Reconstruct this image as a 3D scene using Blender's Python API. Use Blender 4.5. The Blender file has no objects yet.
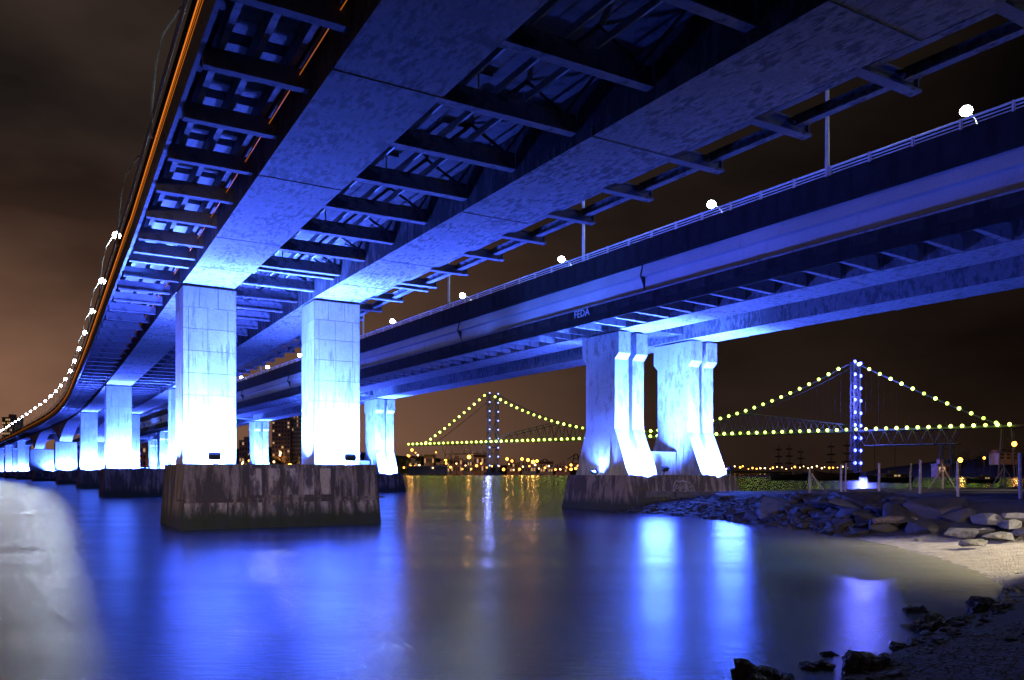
import bpy, bmesh, math, random
from mathutils import Vector, Matrix, noise
random.seed(7)
PI = math.pi
sc = bpy.context.scene
COL = sc.collection
HC = 3.0                                   # height of the eye above the water
# ------------------------------------------------------------------ camera
cam = bpy.data.cameras.new('camera'); camo = bpy.data.objects.new('camera', cam); COL.objects.link(camo)
camo.location = (0, 0, HC); camo.rotation_euler = (PI/2, 0, 0)
cam.sensor_width = 36; cam.lens = 800/1024*36; cam.shift_y = 132/1024
cam.clip_start = 0.1; cam.clip_end = 12000
sc.camera = camo
# ------------------------------------------------------------------ night sky
W = bpy.data.worlds.new('World'); sc.world = W; W.use_nodes = True
nt = W.node_tree; nt.nodes.clear(); L = nt.links.new
def N(t, tree=None, **kw):
    n = (tree or nt).nodes.new(t)
    for k, v in kw.items(): setattr(n, k, v)
    return n
tc = N('ShaderNodeTexCoord'); sep = N('ShaderNodeSeparateXYZ'); L(tc.outputs['Generated'], sep.inputs[0])
mp = N('ShaderNodeMapping'); mp.inputs['Scale'].default_value = (1.3, 1.3, 3.2); mp.inputs['Location'].default_value = (3.1, 0.4, 1.2); L(tc.outputs['Generated'], mp.inputs[0])
no = N('ShaderNodeTexNoise'); no.inputs['Scale'].default_value = 1.7; no.inputs['Detail'].default_value = 5; no.inputs['Roughness'].default_value = .5; L(mp.outputs[0], no.inputs[0])
cl = N('ShaderNodeValToRGB'); cl.color_ramp.elements[0].position = .36; cl.color_ramp.elements[1].position = .66
cl.color_ramp.elements[0].color = (.0045, .0038, .0042, 1); cl.color_ramp.elements[1].color = (.042, .027, .021, 1); L(no.outputs[0], cl.inputs[0])
# glow of the city below the clouds, strongest over the town to the left
hz = N('ShaderNodeMapRange'); hz.inputs[1].default_value = 0.0; hz.inputs[2].default_value = .36; hz.inputs[3].default_value = 1; hz.inputs[4].default_value = 0; L(sep.outputs[2], hz.inputs[0])
hp = N('ShaderNodeMath', operation='POWER'); hp.inputs[1].default_value = 1.25; L(hz.outputs[0], hp.inputs[0])
az = N('ShaderNodeMapRange'); az.interpolation_type = 'SMOOTHSTEP'; az.inputs[1].default_value = .30; az.inputs[2].default_value = -.62; az.inputs[3].default_value = .035; az.inputs[4].default_value = 1; L(sep.outputs[0], az.inputs[0])
gm0 = N('ShaderNodeMath', operation='MULTIPLY'); L(hp.outputs[0], gm0.inputs[0]); L(az.outputs[0], gm0.inputs[1])
cb = N('ShaderNodeMapRange'); cb.inputs[1].default_value = .36; cb.inputs[2].default_value = .64; cb.inputs[3].default_value = .6; cb.inputs[4].default_value = 1.3; L(no.outputs[0], cb.inputs[0])
gm = N('ShaderNodeMath', operation='MULTIPLY'); L(gm0.outputs[0], gm.inputs[0]); L(cb.outputs[0], gm.inputs[1])
gc = N('ShaderNodeMix', data_type='RGBA', blend_type='ADD'); gc.inputs[0].default_value = 1
gs = N('ShaderNodeMix', data_type='RGBA', blend_type='MULTIPLY'); gs.inputs[0].default_value = 1; gs.inputs[6].default_value = (.25, .118, .068, 1); L(gm.outputs[0], gs.inputs[7])
az2 = N('ShaderNodeMapRange'); az2.inputs[1].default_value = .6; az2.inputs[2].default_value = -.5; az2.inputs[3].default_value = .10; az2.inputs[4].default_value = 1; L(sep.outputs[0], az2.inputs[0])
cm = N('ShaderNodeMix', data_type='RGBA', blend_type='MULTIPLY'); cm.inputs[0].default_value = 1; L(cl.outputs[0], cm.inputs[6]); L(az2.outputs[0], cm.inputs[7])
L(cm.outputs[2], gc.inputs[6]); L(gs.outputs[2], gc.inputs[7])
bg = N('ShaderNodeBackground'); bg.inputs['Strength'].default_value = 1.0; L(gc.outputs[2], bg.inputs[0])
wo = N('ShaderNodeOutputWorld'); L(bg.outputs[0], wo.inputs[0])
# ------------------------------------------------------------------ render look
vs = sc.view_settings; vs.view_transform = 'Standard'; vs.look = 'None'; vs.exposure = 0; vs.gamma = 1
sc.render.engine = 'CYCLES'
sc.cycles.max_bounces = 6; sc.cycles.diffuse_bounces = 3; sc.cycles.glossy_bounces = 3
sc.cycles.sample_clamp_indirect = 6; sc.cycles.caustics_reflective = False
# light powers (blue floods, street lamps)
BLUE = (.058, .115, 1.0); PALE = (.058, .148, 1.0)
P_FACE, P_DECK, P_LAMP = 88000, 34000, 2000

# ================================================================== materials
MATS = {}
def new_mat(name):
    m = bpy.data.materials.new(name); m.use_nodes = True; MATS[name] = m
    return m, m.node_tree, m.node_tree.nodes['Principled BSDF']
def flat(name, col, rough=.6, metal=0, var=.12, scale=6, bump=0.0):
    m, t, b = new_mat(name)
    b.inputs['Roughness'].default_value = rough; b.inputs['Metallic'].default_value = metal
    c = N('ShaderNodeTexCoord', t); n = N('ShaderNodeTexNoise', t); n.inputs['Scale'].default_value = scale; n.inputs['Detail'].default_value = 6
    t.links.new(c.outputs['Object'], n.inputs[0])
    r = N('ShaderNodeValToRGB', t); r.color_ramp.elements[0].position = .3; r.color_ramp.elements[1].position = .7
    r.color_ramp.elements[0].color = tuple(x*(1-var*2) for x in col)+(1,); r.color_ramp.elements[1].color = tuple(min(1, x*(1+var)) for x in col)+(1,)
    t.links.new(n.outputs[0], r.inputs[0]); t.links.new(r.outputs[0], b.inputs['Base Color'])
    if bump:
        bp = N('ShaderNodeBump', t); bp.inputs['Strength'].default_value = bump; bp.inputs['Distance'].default_value = .05
        t.links.new(n.outputs[0], bp.inputs['Height']); t.links.new(bp.outputs[0], b.inputs['Normal'])
    return m
def emit(name, col, strength):
    m, t, b = new_mat(name)
    b.inputs['Base Color'].default_value = (*col, 1); b.inputs['Emission Color'].default_value = (*col, 1); b.inputs['Emission Strength'].default_value = strength
    return m
def concrete(name, base, dark, amount=.5, scale=.5, streak=(1, 1, .35), rough=.85, rot=0, fine=.5, algae=None, bumpd=.02):
    """weathered concrete: broad tone, eroded dark blotches, run-off streaks, grain"""
    m, t, b = new_mat(name); K = t.links.new
    b.inputs['Roughness'].default_value = rough
    c = N('ShaderNodeTexCoord', t)
    m0 = N('ShaderNodeMapping', t); m0.inputs['Rotation'].default_value = (0, 0, rot); K(c.outputs['Object'], m0.inputs[0])
    n1 = N('ShaderNodeTexNoise', t); n1.inputs['Scale'].default_value = scale*.5; n1.inputs['Detail'].default_value = 4; K(m0.outputs[0], n1.inputs[0])
    m1 = N('ShaderNodeMapping', t); m1.inputs['Scale'].default_value = streak; K(m0.outputs[0], m1.inputs[0])
    n2 = N('ShaderNodeTexNoise', t); n2.inputs['Scale'].default_value = scale*3.2; n2.inputs['Detail'].default_value = 9; n2.inputs['Roughness'].default_value = .68; K(m1.outputs[0], n2.inputs[0])
    n3 = N('ShaderNodeTexNoise', t); n3.inputs['Scale'].default_value = 9; n3.inputs['Detail'].default_value = 8; n3.inputs['Roughness'].default_value = .7; K(m0.outputs[0], n3.inputs[0])
    # blotches appear where the broad tone lets them
    ad = N('ShaderNodeMath', t, operation='MULTIPLY_ADD'); ad.inputs[1].default_value = .55; K(n1.outputs[0], ad.inputs[0]); K(n2.outputs[0], ad.inputs[2])
    r = N('ShaderNodeMapRange', t); r.inputs[1].default_value = .98-amount*.4; r.inputs[2].default_value = 1.02-amount*.4+.09; K(ad.outputs[0], r.inputs[0])
    r2 = N('ShaderNodeMapRange', t); r2.inputs[1].default_value = .32; r2.inputs[2].default_value = .68; r2.inputs[3].default_value = 1-fine*.55; r2.inputs[4].default_value = 1.12; K(n3.outputs[0], r2.inputs[0])
    r3 = N('ShaderNodeMapRange', t); r3.inputs[1].default_value = .3; r3.inputs[2].default_value = .7; r3.inputs[3].default_value = .72; r3.inputs[4].default_value = 1.15; K(n1.outputs[0], r3.inputs[0])
    mu = N('ShaderNodeMath', t, operation='MULTIPLY'); K(r2.outputs[0], mu.inputs[0]); K(r3.outputs[0], mu.inputs[1])
    oi = N('ShaderNodeObjectInfo', t)
    r4 = N('ShaderNodeMapRange', t); r4.inputs[3].default_value = .88; r4.inputs[4].default_value = 1.08; K(oi.outputs['Random'], r4.inputs[0])
    mu2 = N('ShaderNodeMath', t, operation='MULTIPLY'); K(mu.outputs[0], mu2.inputs[0]); K(r4.outputs[0], mu2.inputs[1])
    mx = N('ShaderNodeMix', t, data_type='RGBA'); mx.inputs[6].default_value = (*base, 1); mx.inputs[7].default_value = (*dark, 1); K(r.outputs[0], mx.inputs[0])
    ml = N('ShaderNodeMix', t, data_type='RGBA', blend_type='MULTIPLY'); ml.inputs[0].default_value = 1; K(mx.outputs[2], ml.inputs[6]); K(mu2.outputs[0], ml.inputs[7])
    out = ml.outputs[2]
    if algae:
        sp = N('ShaderNodeSeparateXYZ', t); K(c.outputs['Object'], sp.inputs[0])
        za = N('ShaderNodeMath', t, operation='MULTIPLY_ADD'); za.inputs[1].default_value = -1.3; K(n2.outputs[0], za.inputs[0]); K(sp.outputs[2], za.inputs[2])
        rr = N('ShaderNodeMapRange', t); rr.inputs[1].default_value = algae+.25; rr.inputs[2].default_value = algae-.45; K(za.outputs[0], rr.inputs[0])
        am = N('ShaderNodeMix', t, data_type='RGBA'); K(rr.outputs[0], am.inputs[0]); K(out, am.inputs[6]); am.inputs[7].default_value = (.018, .024, .012, 1)
        out = am.outputs[2]
    K(out, b.inputs['Base Color'])
    bp = N('ShaderNodeBump', t); bp.inputs['Strength'].default_value = .5; bp.inputs['Distance'].default_value = bumpd
    K(mu.outputs[0], bp.inputs['Height']); K(bp.outputs[0], b.inputs['Normal'])
    return m
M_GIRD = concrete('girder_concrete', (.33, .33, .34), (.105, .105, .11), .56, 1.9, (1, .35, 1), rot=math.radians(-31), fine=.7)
M_GSIDE = concrete('shaded_side_concrete', (.11, .11, .115), (.02, .02, .022), .75, .9, (1, 1, .3))
M_GSIDB = concrete('shaded_girder_concrete', (.13, .13, .135), (.04, .04, .045), .6, 1.1, (1, 1, .4))
M_SLAB = concrete('slab_concrete', (.10, .10, .105), (.03, .03, .033), .55, .5, (1, 1, 1))
M_PANEL = concrete('panel_concrete', (.30, .30, .31), (.12, .12, .13), .45, .5, (1, 1, 1))
M_BEAM = concrete('beam_concrete', (.20, .20, .22), (.05, .05, .06), .45, .9, (1, 1, 1))
M_COL = concrete('column_concrete', (.38, .38, .39), (.20, .20, .20), .50, .8, (1.6, 1.6, .22), fine=.28, bumpd=.01)
M_COLB = concrete('stained_column_concrete', (.38, .38, .39), (.20, .20, .205), .56, .45, (1.2, 1.2, .45), fine=.4, bumpd=.015)
M_COLJ = flat('column_joint_concrete', (.20, .20, .22), .9)
M_BLOCK = concrete('block_concrete', (.21, .17, .14), (.045, .036, .031), .70, .45, (1.5, 1.5, .2), algae=.35)
M_FEND = concrete('fender_concrete', (.34, .29, .25), (.06, .05, .045), .58, .6, (1.2, 1.2, .35), algae=.45)
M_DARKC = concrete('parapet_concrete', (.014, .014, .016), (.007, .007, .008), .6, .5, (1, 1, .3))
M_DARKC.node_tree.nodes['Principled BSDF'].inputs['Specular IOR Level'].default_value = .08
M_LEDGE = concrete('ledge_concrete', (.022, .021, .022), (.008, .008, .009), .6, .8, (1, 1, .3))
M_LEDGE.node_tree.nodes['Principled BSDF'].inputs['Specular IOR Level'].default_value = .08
M_WALLB = concrete('deck_wall_concrete', (.32, .32, .34), (.22, .22, .24), .30, .3, (1, 1, .5), fine=.2)
M_ASPH = flat('asphalt', (.05, .05, .05), .9)
M_STEEL = flat('galvanised_steel', (.42, .43, .45), .5, .2)
M_DSTEEL = flat('dark_steel', (.05, .05, .055), .6, .4)
M_PIPE = flat('grey_pipe', (.38, .38, .40), .5)
M_FIX = flat('floodlight_housing', (.02, .02, .022), .5)
M_POST = flat('weathered_post', (.34, .27, .21), .85, 0, .3, 9, .4)
M_WOOD = flat('old_timber', (.10, .075, .06), .85, 0, .3, 7, .4)
M_ROCK = concrete('dark_rock', (.030, .025, .022), (.008, .007, .007), .55, 1.3, (1, 1, 1), rough=.7, bumpd=.08)
M_ROCKL = concrete('pale_rock', (.16, .15, .12), (.05, .045, .035), .5, 1.4, (1, 1, 1), bumpd=.06)
M_WETR = concrete('wet_rock', (.035, .033, .033), (.010, .010, .010), .5, 2.2, (1, 1, 1), rough=.38, bumpd=.12)
M_SLABR = concrete('broken_slab', (.09, .09, .095), (.03, .03, .03), .5, 1.2, (1, 1, 1))
M_HULL = flat('boat_hull', (.03, .028, .03), .5); M_HULLR = flat('boat_hull_brown', (.09, .05, .035), .5)
M_CABIN = flat('boat_cabin', (.30, .26, .22), .6)
M_MAST = flat('mast_wood', (.16, .12, .09), .7)
M_LEAF = flat('foliage', (.05, .07, .03), .8, 0, .35, 3)
M_TRUNK = flat('bark', (.09, .065, .045), .9)
M_BST = flat('bridge_green_steel', (.09, .10, .10), .6)
M_BST_R = flat('bridge_red_steel', (.12, .05, .045), .6)
M_ROOF = flat('clay_roof', (.22, .10, .06), .8)
M_LENS = emit('lamp_glass', (.90, .97, 1.0), 60)
M_LENSB = emit('floodlight_glass', (.5, .65, 1.0), 12)
M_AMB = emit('amber_reflected_glow', (1.0, .25, .02), .9)
M_AMBD = emit('dim_amber_reflected_glow', (1.0, .25, .02), .35)
M_BULB = emit('cable_bulb', (.52, .80, .10), 7)
_t = M_BULB.node_tree; _o1 = _t.nodes.new('ShaderNodeObjectInfo'); _m1 = _t.nodes.new('ShaderNodeMapRange'); _m1.inputs[3].default_value = 2.5; _m1.inputs[4].default_value = 11; _t.links.new(_o1.outputs['Random'], _m1.inputs[0]); _t.links.new(_m1.outputs[0], _t.nodes['Principled BSDF'].inputs['Emission Strength'])
M_BLUB = emit('tower_bulb', (.05, .07, 1.0), 22)
M_WHTB = emit('tower_white_bulb', (.30, .38, 1.0), 3.5)
M_SOD = emit('sodium_glass', (1.0, .38, .05), 7)
M_WARM = emit('warm_glass', (1.0, .62, .25), 9)
M_WIN = emit('lit_window', (1.0, .62, .30), .5)
M_WIND = flat('dark_window', (.02, .02, .025), .3)
def wallm(n, c): return flat(n, c, .85, 0, .15, .4)
M_WALLS = [wallm('cream_render', (.42, .34, .27)), wallm('pink_render', (.42, .27, .22)), wallm('brown_render', (.28, .20, .16)), wallm('grey_render', (.30, .29, .28))]

# ================================================================== mesh helpers
class MB:
    def __init__(self): self.v = []; self.f = []
    def add(self, vs, fs):
        b = len(self.v); self.v += [Vector(p) for p in vs]; self.f += [tuple(b+i for i in f) for f in fs]; return self
    def hexa(self, p):      # 8 corners: bottom 0-3 ccw, top 4-7
        return self.add(p, [(3, 2, 1, 0), (4, 5, 6, 7), (0, 1, 5, 4), (1, 2, 6, 5), (2, 3, 7, 6), (3, 0, 4, 7)])
    def box(self, x0, x1, y0, y1, z0, z1, M=None):
        p = [Vector(q) for q in ((x0, y0, z0), (x1, y0, z0), (x1, y1, z0), (x0, y1, z0), (x0, y0, z1), (x1, y0, z1), (x1, y1, z1), (x0, y1, z1))]
        return self.hexa([M @ q for q in p] if M else p)
    def frustum(self, b, t, z0, z1):    # (x0,x1,y0,y1) rectangles
        return self.hexa([(b[0], b[2], z0), (b[1], b[2], z0), (b[1], b[3], z0), (b[0], b[3], z0), (t[0], t[2], z1), (t[1], t[2], z1), (t[1], t[3], z1), (t[0], t[3], z1)])
    def tube(self, pts, r, n=6, cap=True):
        pts = [Vector(p) for p in pts]; rs = r if isinstance(r, (list, tuple)) else [r]*len(pts); rings = []
        for i, p in enumerate(pts):
            d = (pts[min(i+1, len(pts)-1)]-pts[max(i-1, 0)]).normalized()
            u = d.cross(Vector((0, 0, 1)) if abs(d.z) < .95 else Vector((1, 0, 0))).normalized(); w = d.cross(u)
            rings.append([p+(u*math.cos(2*PI*k/n)+w*math.sin(2*PI*k/n))*rs[i] for k in range(n)])
        b = len(self.v)
        for R_ in rings: self.v += R_
        for i in range(len(pts)-1):
            for k in range(n):
                self.f.append((b+i*n+k, b+i*n+(k+1) % n, b+(i+1)*n+(k+1) % n, b+(i+1)*n+k))
        if cap:
            self.f.append(tuple(b+k for k in range(n))[::-1]); e = b+(len(pts)-1)*n; self.f.append(tuple(e+k for k in range(n)))
        return self
    def ball(self, c, r, n=6, m=4, sq=1):
        c = Vector(c); b = len(self.v)
        self.v.append(c+Vector((0, 0, r*sq)))
        for j in range(1, m):
            a = PI*j/m
            for k in range(n): self.v.append(c+Vector((math.sin(a)*math.cos(2*PI*k/n)*r, math.sin(a)*math.sin(2*PI*k/n)*r, math.cos(a)*r*sq)))
        self.v.append(c-Vector((0, 0, r*sq))); e = len(self.v)-1
        for k in range(n):
            self.f.append((b, b+1+k, b+1+(k+1) % n)); q = b+1+(m-2)*n; self.f.append((e, q+(k+1) % n, q+k))
            for j in range(m-2):
                o = b+1+j*n; self.f.append((o+k, o+n+k, o+n+(k+1) % n, o+(k+1) % n))
        return self
    def prism(self, prof, x0, x1):      # profile in (y,z) extruded over x
        n = len(prof); vs = [(x0, y, z) for y, z in prof]+[(x1, y, z) for y, z in prof]
        fs = [tuple(range(n))[::-1], tuple(range(n, 2*n))]+[(i, (i+1) % n, n+(i+1) % n, n+i) for i in range(n)]
        return self.add(vs, fs)
    def mesh(self, name, mat, origin=(0, 0, 0), smooth=False):
        me = bpy.data.meshes.new(name); o = Vector(origin)
        me.from_pydata([tuple(v-o) for v in self.v], [], self.f)
        bm = bmesh.new(); bm.from_mesh(me); bmesh.ops.recalc_face_normals(bm, faces=bm.faces); bm.to_mesh(me); bm.free()
        for m in (mat if isinstance(mat, (list, tuple)) else [mat]): me.materials.append(m)
        if smooth:
            for p in me.polygons: p.use_smooth = True
        return me
    def build(self, name, mat, parent=None, origin=(0, 0, 0), smooth=False, loc=None):
        return place(name, self.mesh(name, mat, origin, smooth), parent, loc)
def place(name, me, parent=None, loc=None, rz=0.0, rot=None, scale=None):
    o = bpy.data.objects.new(name, me); COL.objects.link(o)
    if parent: o.parent = parent
    if loc is not None: o.location = loc
    o.rotation_euler = rot if rot is not None else (0, 0, rz)
    if scale is not None: o.scale = scale
    return o
def tag(o, label=None, cat=None, group=None, kind=None):
    if label: o['label'] = label
    if cat: o['category'] = cat
    if group: o['group'] = group
    if kind: o['kind'] = kind
    return o
def empty(name, loc, rz=0.0, label=None, cat=None, group=None):
    o = bpy.data.objects.new(name, None); COL.objects.link(o); o.location = loc; o.rotation_euler = (0, 0, rz); o.empty_display_size = .5
    return tag(o, label, cat, group)
def children_of(o, cache={}):
    return list(o.children)
def copy_thing(src, loc, rz=None, label=None, group=None):
    r = src.copy(); COL.objects.link(r); r.location = loc
    if rz is not None: r.rotation_euler = (0, 0, rz)
    if label: r['label'] = label
    if group: r['group'] = group
    for ch in children_of(src):
        c = ch.copy(); COL.objects.link(c); c.parent = r
        for g in children_of(ch):
            d = g.copy(); COL.objects.link(d); d.parent = c
    return r
def spot(name, loc, target, power, col, angle=120, blend=.6, radius=.15, parent=None):
    d = bpy.data.lights.new(name, 'SPOT'); d.energy = power; d.color = col; d.spot_size = math.radians(angle); d.spot_blend = blend; d.shadow_soft_size = radius
    o = bpy.data.objects.new(name, d); COL.objects.link(o); o.location = loc
    o.rotation_euler = (Vector(target)-Vector(loc)).to_track_quat('-Z', 'Y').to_euler()
    if parent: o.parent = parent
    return o
def point(name, loc, power, col, radius=.2, parent=None):
    d = bpy.data.lights.new(name, 'POINT'); d.energy = power; d.color = col; d.shadow_soft_size = radius
    o = bpy.data.objects.new(name, d); COL.objects.link(o); o.location = loc
    if parent: o.parent = parent
    return o
def px(x, y, Y):    # a photograph point at depth Y
    return Vector(((x-512)/800*Y, Y, HC-(y-472)/800*Y))

# ================================================================== bridge paths
class Path:
    def __init__(self, pts):
        p = [Vector((a, b, 0)) for a, b in pts]; out = []
        for i in range(len(p)-1):
            p0 = p[max(i-1, 0)]; p1 = p[i]; p2 = p[i+1]; p3 = p[min(i+2, len(p)-1)]
            n = max(2, int((p2-p1).length/1.5))
            for k in range(n):
                t = k/n
                out.append(.5*((2*p1)+(p2-p0)*t+(2*p0-5*p1+4*p2-p3)*t*t+(3*p1-p0-3*p2+p3)*t**3))
        out.append(p[-1]); self.p = out; self.s = [0.0]
        for a, b in zip(out, out[1:]): self.s.append(self.s[-1]+(b-a).length)
        self.len = self.s[-1]
    def at(self, s):
        s = min(max(s, 0), self.len-1e-4); lo, hi = 0, len(self.s)-1
        while hi-lo > 1:
            m = (lo+hi)//2
            if self.s[m] <= s: lo = m
            else: hi = m
        k = (s-self.s[lo])/(self.s[hi]-self.s[lo]); P = self.p[lo].lerp(self.p[hi], k)
        T = (self.p[min(lo+2, len(self.p)-1)]-self.p[max(lo-1, 0)]).normalized()
        return P, T, Vector((T.y, -T.x, 0))
    def s_of_Y(self, Y):
        lo, hi = 0.0, self.len
        for _ in range(40):
            m = (lo+hi)/2
            if self.at(m)[0].y < Y: lo = m
            else: hi = m
        return lo
PA = Path([(14.4, -12), (-2.85, 17.46), (-15.6, 39.6), (-17.9, 43.5), (-48.7, 96), (-80.3, 149), (-114.3, 202), (-160, 268), (-204, 330), (-247, 390), (-325, 500), (-470, 700)])
def riseA(Y): return 2.6*(1-math.exp(-(max(0, Y-50)/150)**2))
def flareA(Y): return 1+.14*max(0., min(1.4, (42-Y)/24.5))
def A(s, t, z):
    P, T, Nn = PA.at(s)
    return P+Nn*(t*(flareA(P.y) if t > 0 else 1))+Vector((0, 0, z+riseA(P.y)))
TB = Vector((-.5530, .8332, 0)).normalized(); NB = Vector((TB.y, -TB.x, 0)); OB = Vector((8, 63, 0))
def B(s, t, z): return OB+TB*s+NB*t+Vector((0, 0, z))
def sweep(F, ss, prof, mb=None, drop=None):
    """closed profile [(t,z)..] carried along stations ss"""
    mb = mb or MB(); n = len(prof); b = len(mb.v)
    for s in ss:
        for i, (t, z) in enumerate(prof):
            mb.v.append(F(s, t, z-(drop(s) if drop and i < 2 else 0)))
    for i in range(len(ss)-1):
        for k in range(n): mb.f.append((b+i*n+k, b+i*n+(k+1) % n, b+(i+1)*n+(k+1) % n, b+(i+1)*n+k))
    mb.f.append(tuple(b+k for k in range(n))); e = b+(len(ss)-1)*n; mb.f.append(tuple(e+k for k in range(n))[::-1])
    return mb
def rng(a, b, st):
    n = max(1, int(math.ceil((b-a)/st))); return [a+(b-a)*i/n for i in range(n+1)]
def rect(t0, t1, z0, z1): return [(t0, z0), (t1, z0), (t1, z1), (t0, z1)]

# ================================================================== bridge A (overhead)
ZS = 13.3                                   # soffit height
sA1 = PA.s_of_Y(43.5)
BRA = empty('concrete_bridge', (0, 0, 0), 0, 'concrete road bridge overhead, lit blue, curving away to the left on square columns', 'bridge')
pierY = [43.5, 96, 149, 202, 268, 330, 390, 448, 505]
pierS = [PA.s_of_Y(y) for y in pierY]
def dropA(s):
    d = 0
    for q in (pierS[3], pierS[4]):
        x = abs(s-q)/30
        if x < 1: d = max(d, 4.3*(1-x)**2*(1 if q == pierS[3] else 1.15))
    return d
ssA = rng(0.5, PA.len-1, 3.0)
GA = [(0, 2.75), (7.25, 10.05)]
for t0, t1 in GA:
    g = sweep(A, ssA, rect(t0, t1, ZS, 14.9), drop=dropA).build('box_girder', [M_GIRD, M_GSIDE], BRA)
    for f in g.data.polygons: f.material_index = 0 if abs(f.normal.z) > .3 or f.center.y > 110 else 1  # near side faces get a darker copy of the concrete: shade put into colour
    # casting joints across the soffit, a shallow real lip every 8.8 m
    for k, s in enumerate(rng(4, 130, 8.8)):
        sweep(A, [s, s+.05], rect(t0-.012, t1+.012, ZS-.022, ZS+.25)).build('girder_joint', M_COLJ, g)
# slab and road
sweep(A, ssA, rect(-2.80, 10.4, 14.95, 15.2)).build('deck_slab', M_SLAB, BRA)
sweep(A, ssA, rect(-2.5, 10.1, 15.204, 15.26)).build('road_surface', M_ASPH, BRA)
sweep(A, ssA, rect(-2.88, -2.58, 14.75, 15.95)).build('parapet', M_DARKC, BRA)
sweep(A, ssA, rect(10.1, 10.42, 14.7, 15.95)).build('parapet', M_DARKC, BRA)
sweep(A, ssA, [(-2.95, 13.86), (-2.82, 13.86), (-2.82, 14.70), (-2.95, 14.70)]).build('edge_beam', M_BEAM, BRA)
# glowing tubes stand in for orange light reflected along edge rail and slot pipe
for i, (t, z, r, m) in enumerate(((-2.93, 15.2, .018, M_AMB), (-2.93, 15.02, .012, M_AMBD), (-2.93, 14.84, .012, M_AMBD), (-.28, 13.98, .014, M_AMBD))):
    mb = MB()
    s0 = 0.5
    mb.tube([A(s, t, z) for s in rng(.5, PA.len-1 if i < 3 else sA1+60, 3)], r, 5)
    mb.build('reflected_glow_tube', m, BRA)
mb = MB(); mb.tube([A(s, -2.95, 16.35) for s in rng(.5, PA.len-1, 3)], .05, 5); mb.tube([A(s, -2.95, 16.15) for s in rng(.5, PA.len-1, 3)], .03, 5); mb.build('edge_rail', M_STEEL, BRA)
# main steel-edged conduits
for t, z, r in ((-.12, 14.45, .05), (3.02, 14.55, .10), (3.3, 14.2, .035)):
    MB().tube([A(s, t, z) for s in rng(.5, 240, 3)], r, 7).build('conduit', M_PIPE, BRA, smooth=True)
SP = 3.57
sB0 = PA.s_of_Y(16.15)
bays = int((PA.s_of_Y(330)-sB0)/SP)
def frameA(s, t, z):
    P, T, Nn = PA.at(s); p = A(s, t, z); return p, math.atan2(Nn.y, Nn.x), flareA(P.y)
# shared piece meshes, local x = across, y = along
def ibeam(x0, x1, z0, z1, w=.30, fl=.07, th=.12, mb=None, zr=None):
    mb = mb or MB(); mb.box(x0, x1, -w/2, w/2, z0, z0+fl); mb.box(x0+.002, x1-.002, -th/2, th/2, z0+fl, z1); return mb
m_brL = MB()
m_brL.hexa([(-3.36, -.13, .58), (-.0, -.13, .02), (-.0, .13, .02), (-3.36, .13, .58), (-3.36, -.13, 1.35), (-.0, -.13, 1.35), (-.0, .13, 1.35), (-3.36, .13, 1.35)])
m_brL = MB(); m_brL.box(-2.80, -.02, -.15, .15, .30, .38); m_brL.box(-2.80, -.02, -.10, .10, .382, .84)
m_brL = m_brL.mesh('bracket', M_BEAM)
m_cross = ibeam(2.77, 7.23, .35, .95, .34, .08, .16).mesh('crossbeam', M_BEAM)
m_brR = MB(); m_brR.box(10.07, 12.9, -.17, .17, .34, .42); m_brR.box(10.07, 12.8, -.04, .04, .42, .74); m_brR.box(10.07, 12.9, -.15, .15, .74, .79); m_brR.box(12.8, 12.84, -.13, .13, .42, .74)
m_brR = m_brR.mesh('outrigger', M_BEAM)
m_brace = MB().tube([(6.9, 0, .95), (5.7, 0, 1.62)], .055, 4).tube([(5.0, 0, .95), (5.7, 0, 1.62)], .055, 4).tube([(6.8, .1, .95), (6.86, SP*.5, 1.6), (6.8, SP-.1, .95)], .05, 4).mesh('knee_brace', M_DSTEEL)
m_post = MB().tube([(3.55, 0, .9), (3.55, 0, 1.62)], .03, 4).tube([(4.2, 0, .9), (4.2, 0, 1.62)], .03, 4).mesh('hanger', M_STEEL)
LST = SP-.36
m_strL = MB().box(-.09, .09, .02, SP-.04, .86, 1.33).mesh('stringer', M_PANEL)
m_strS = MB().box(-.035, .035, .02, SP-.02, .97, 1.04).box(-.012, .012, .02, SP-.02, 1.04, 1.2).mesh('steel_stringer', M_STEEL)
m_strR = MB().box(-.14, .14, .16, SP-.16, .50, .55).box(-.03, .03, .16, SP-.16, .55, .80).box(-.12, .12, .16, SP-.16, .80, .84).mesh('walkway_stringer', M_BEAM)
m_pan = MB().box(-.33, .33, .3, SP-.3, 1.26, 1.645).mesh('deck_panel', M_PANEL)
m_pan2 = MB().box(-.50, .50, .05, SP*.52, 1.50, 1.645).mesh('deck_panel', M_SLAB)
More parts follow.
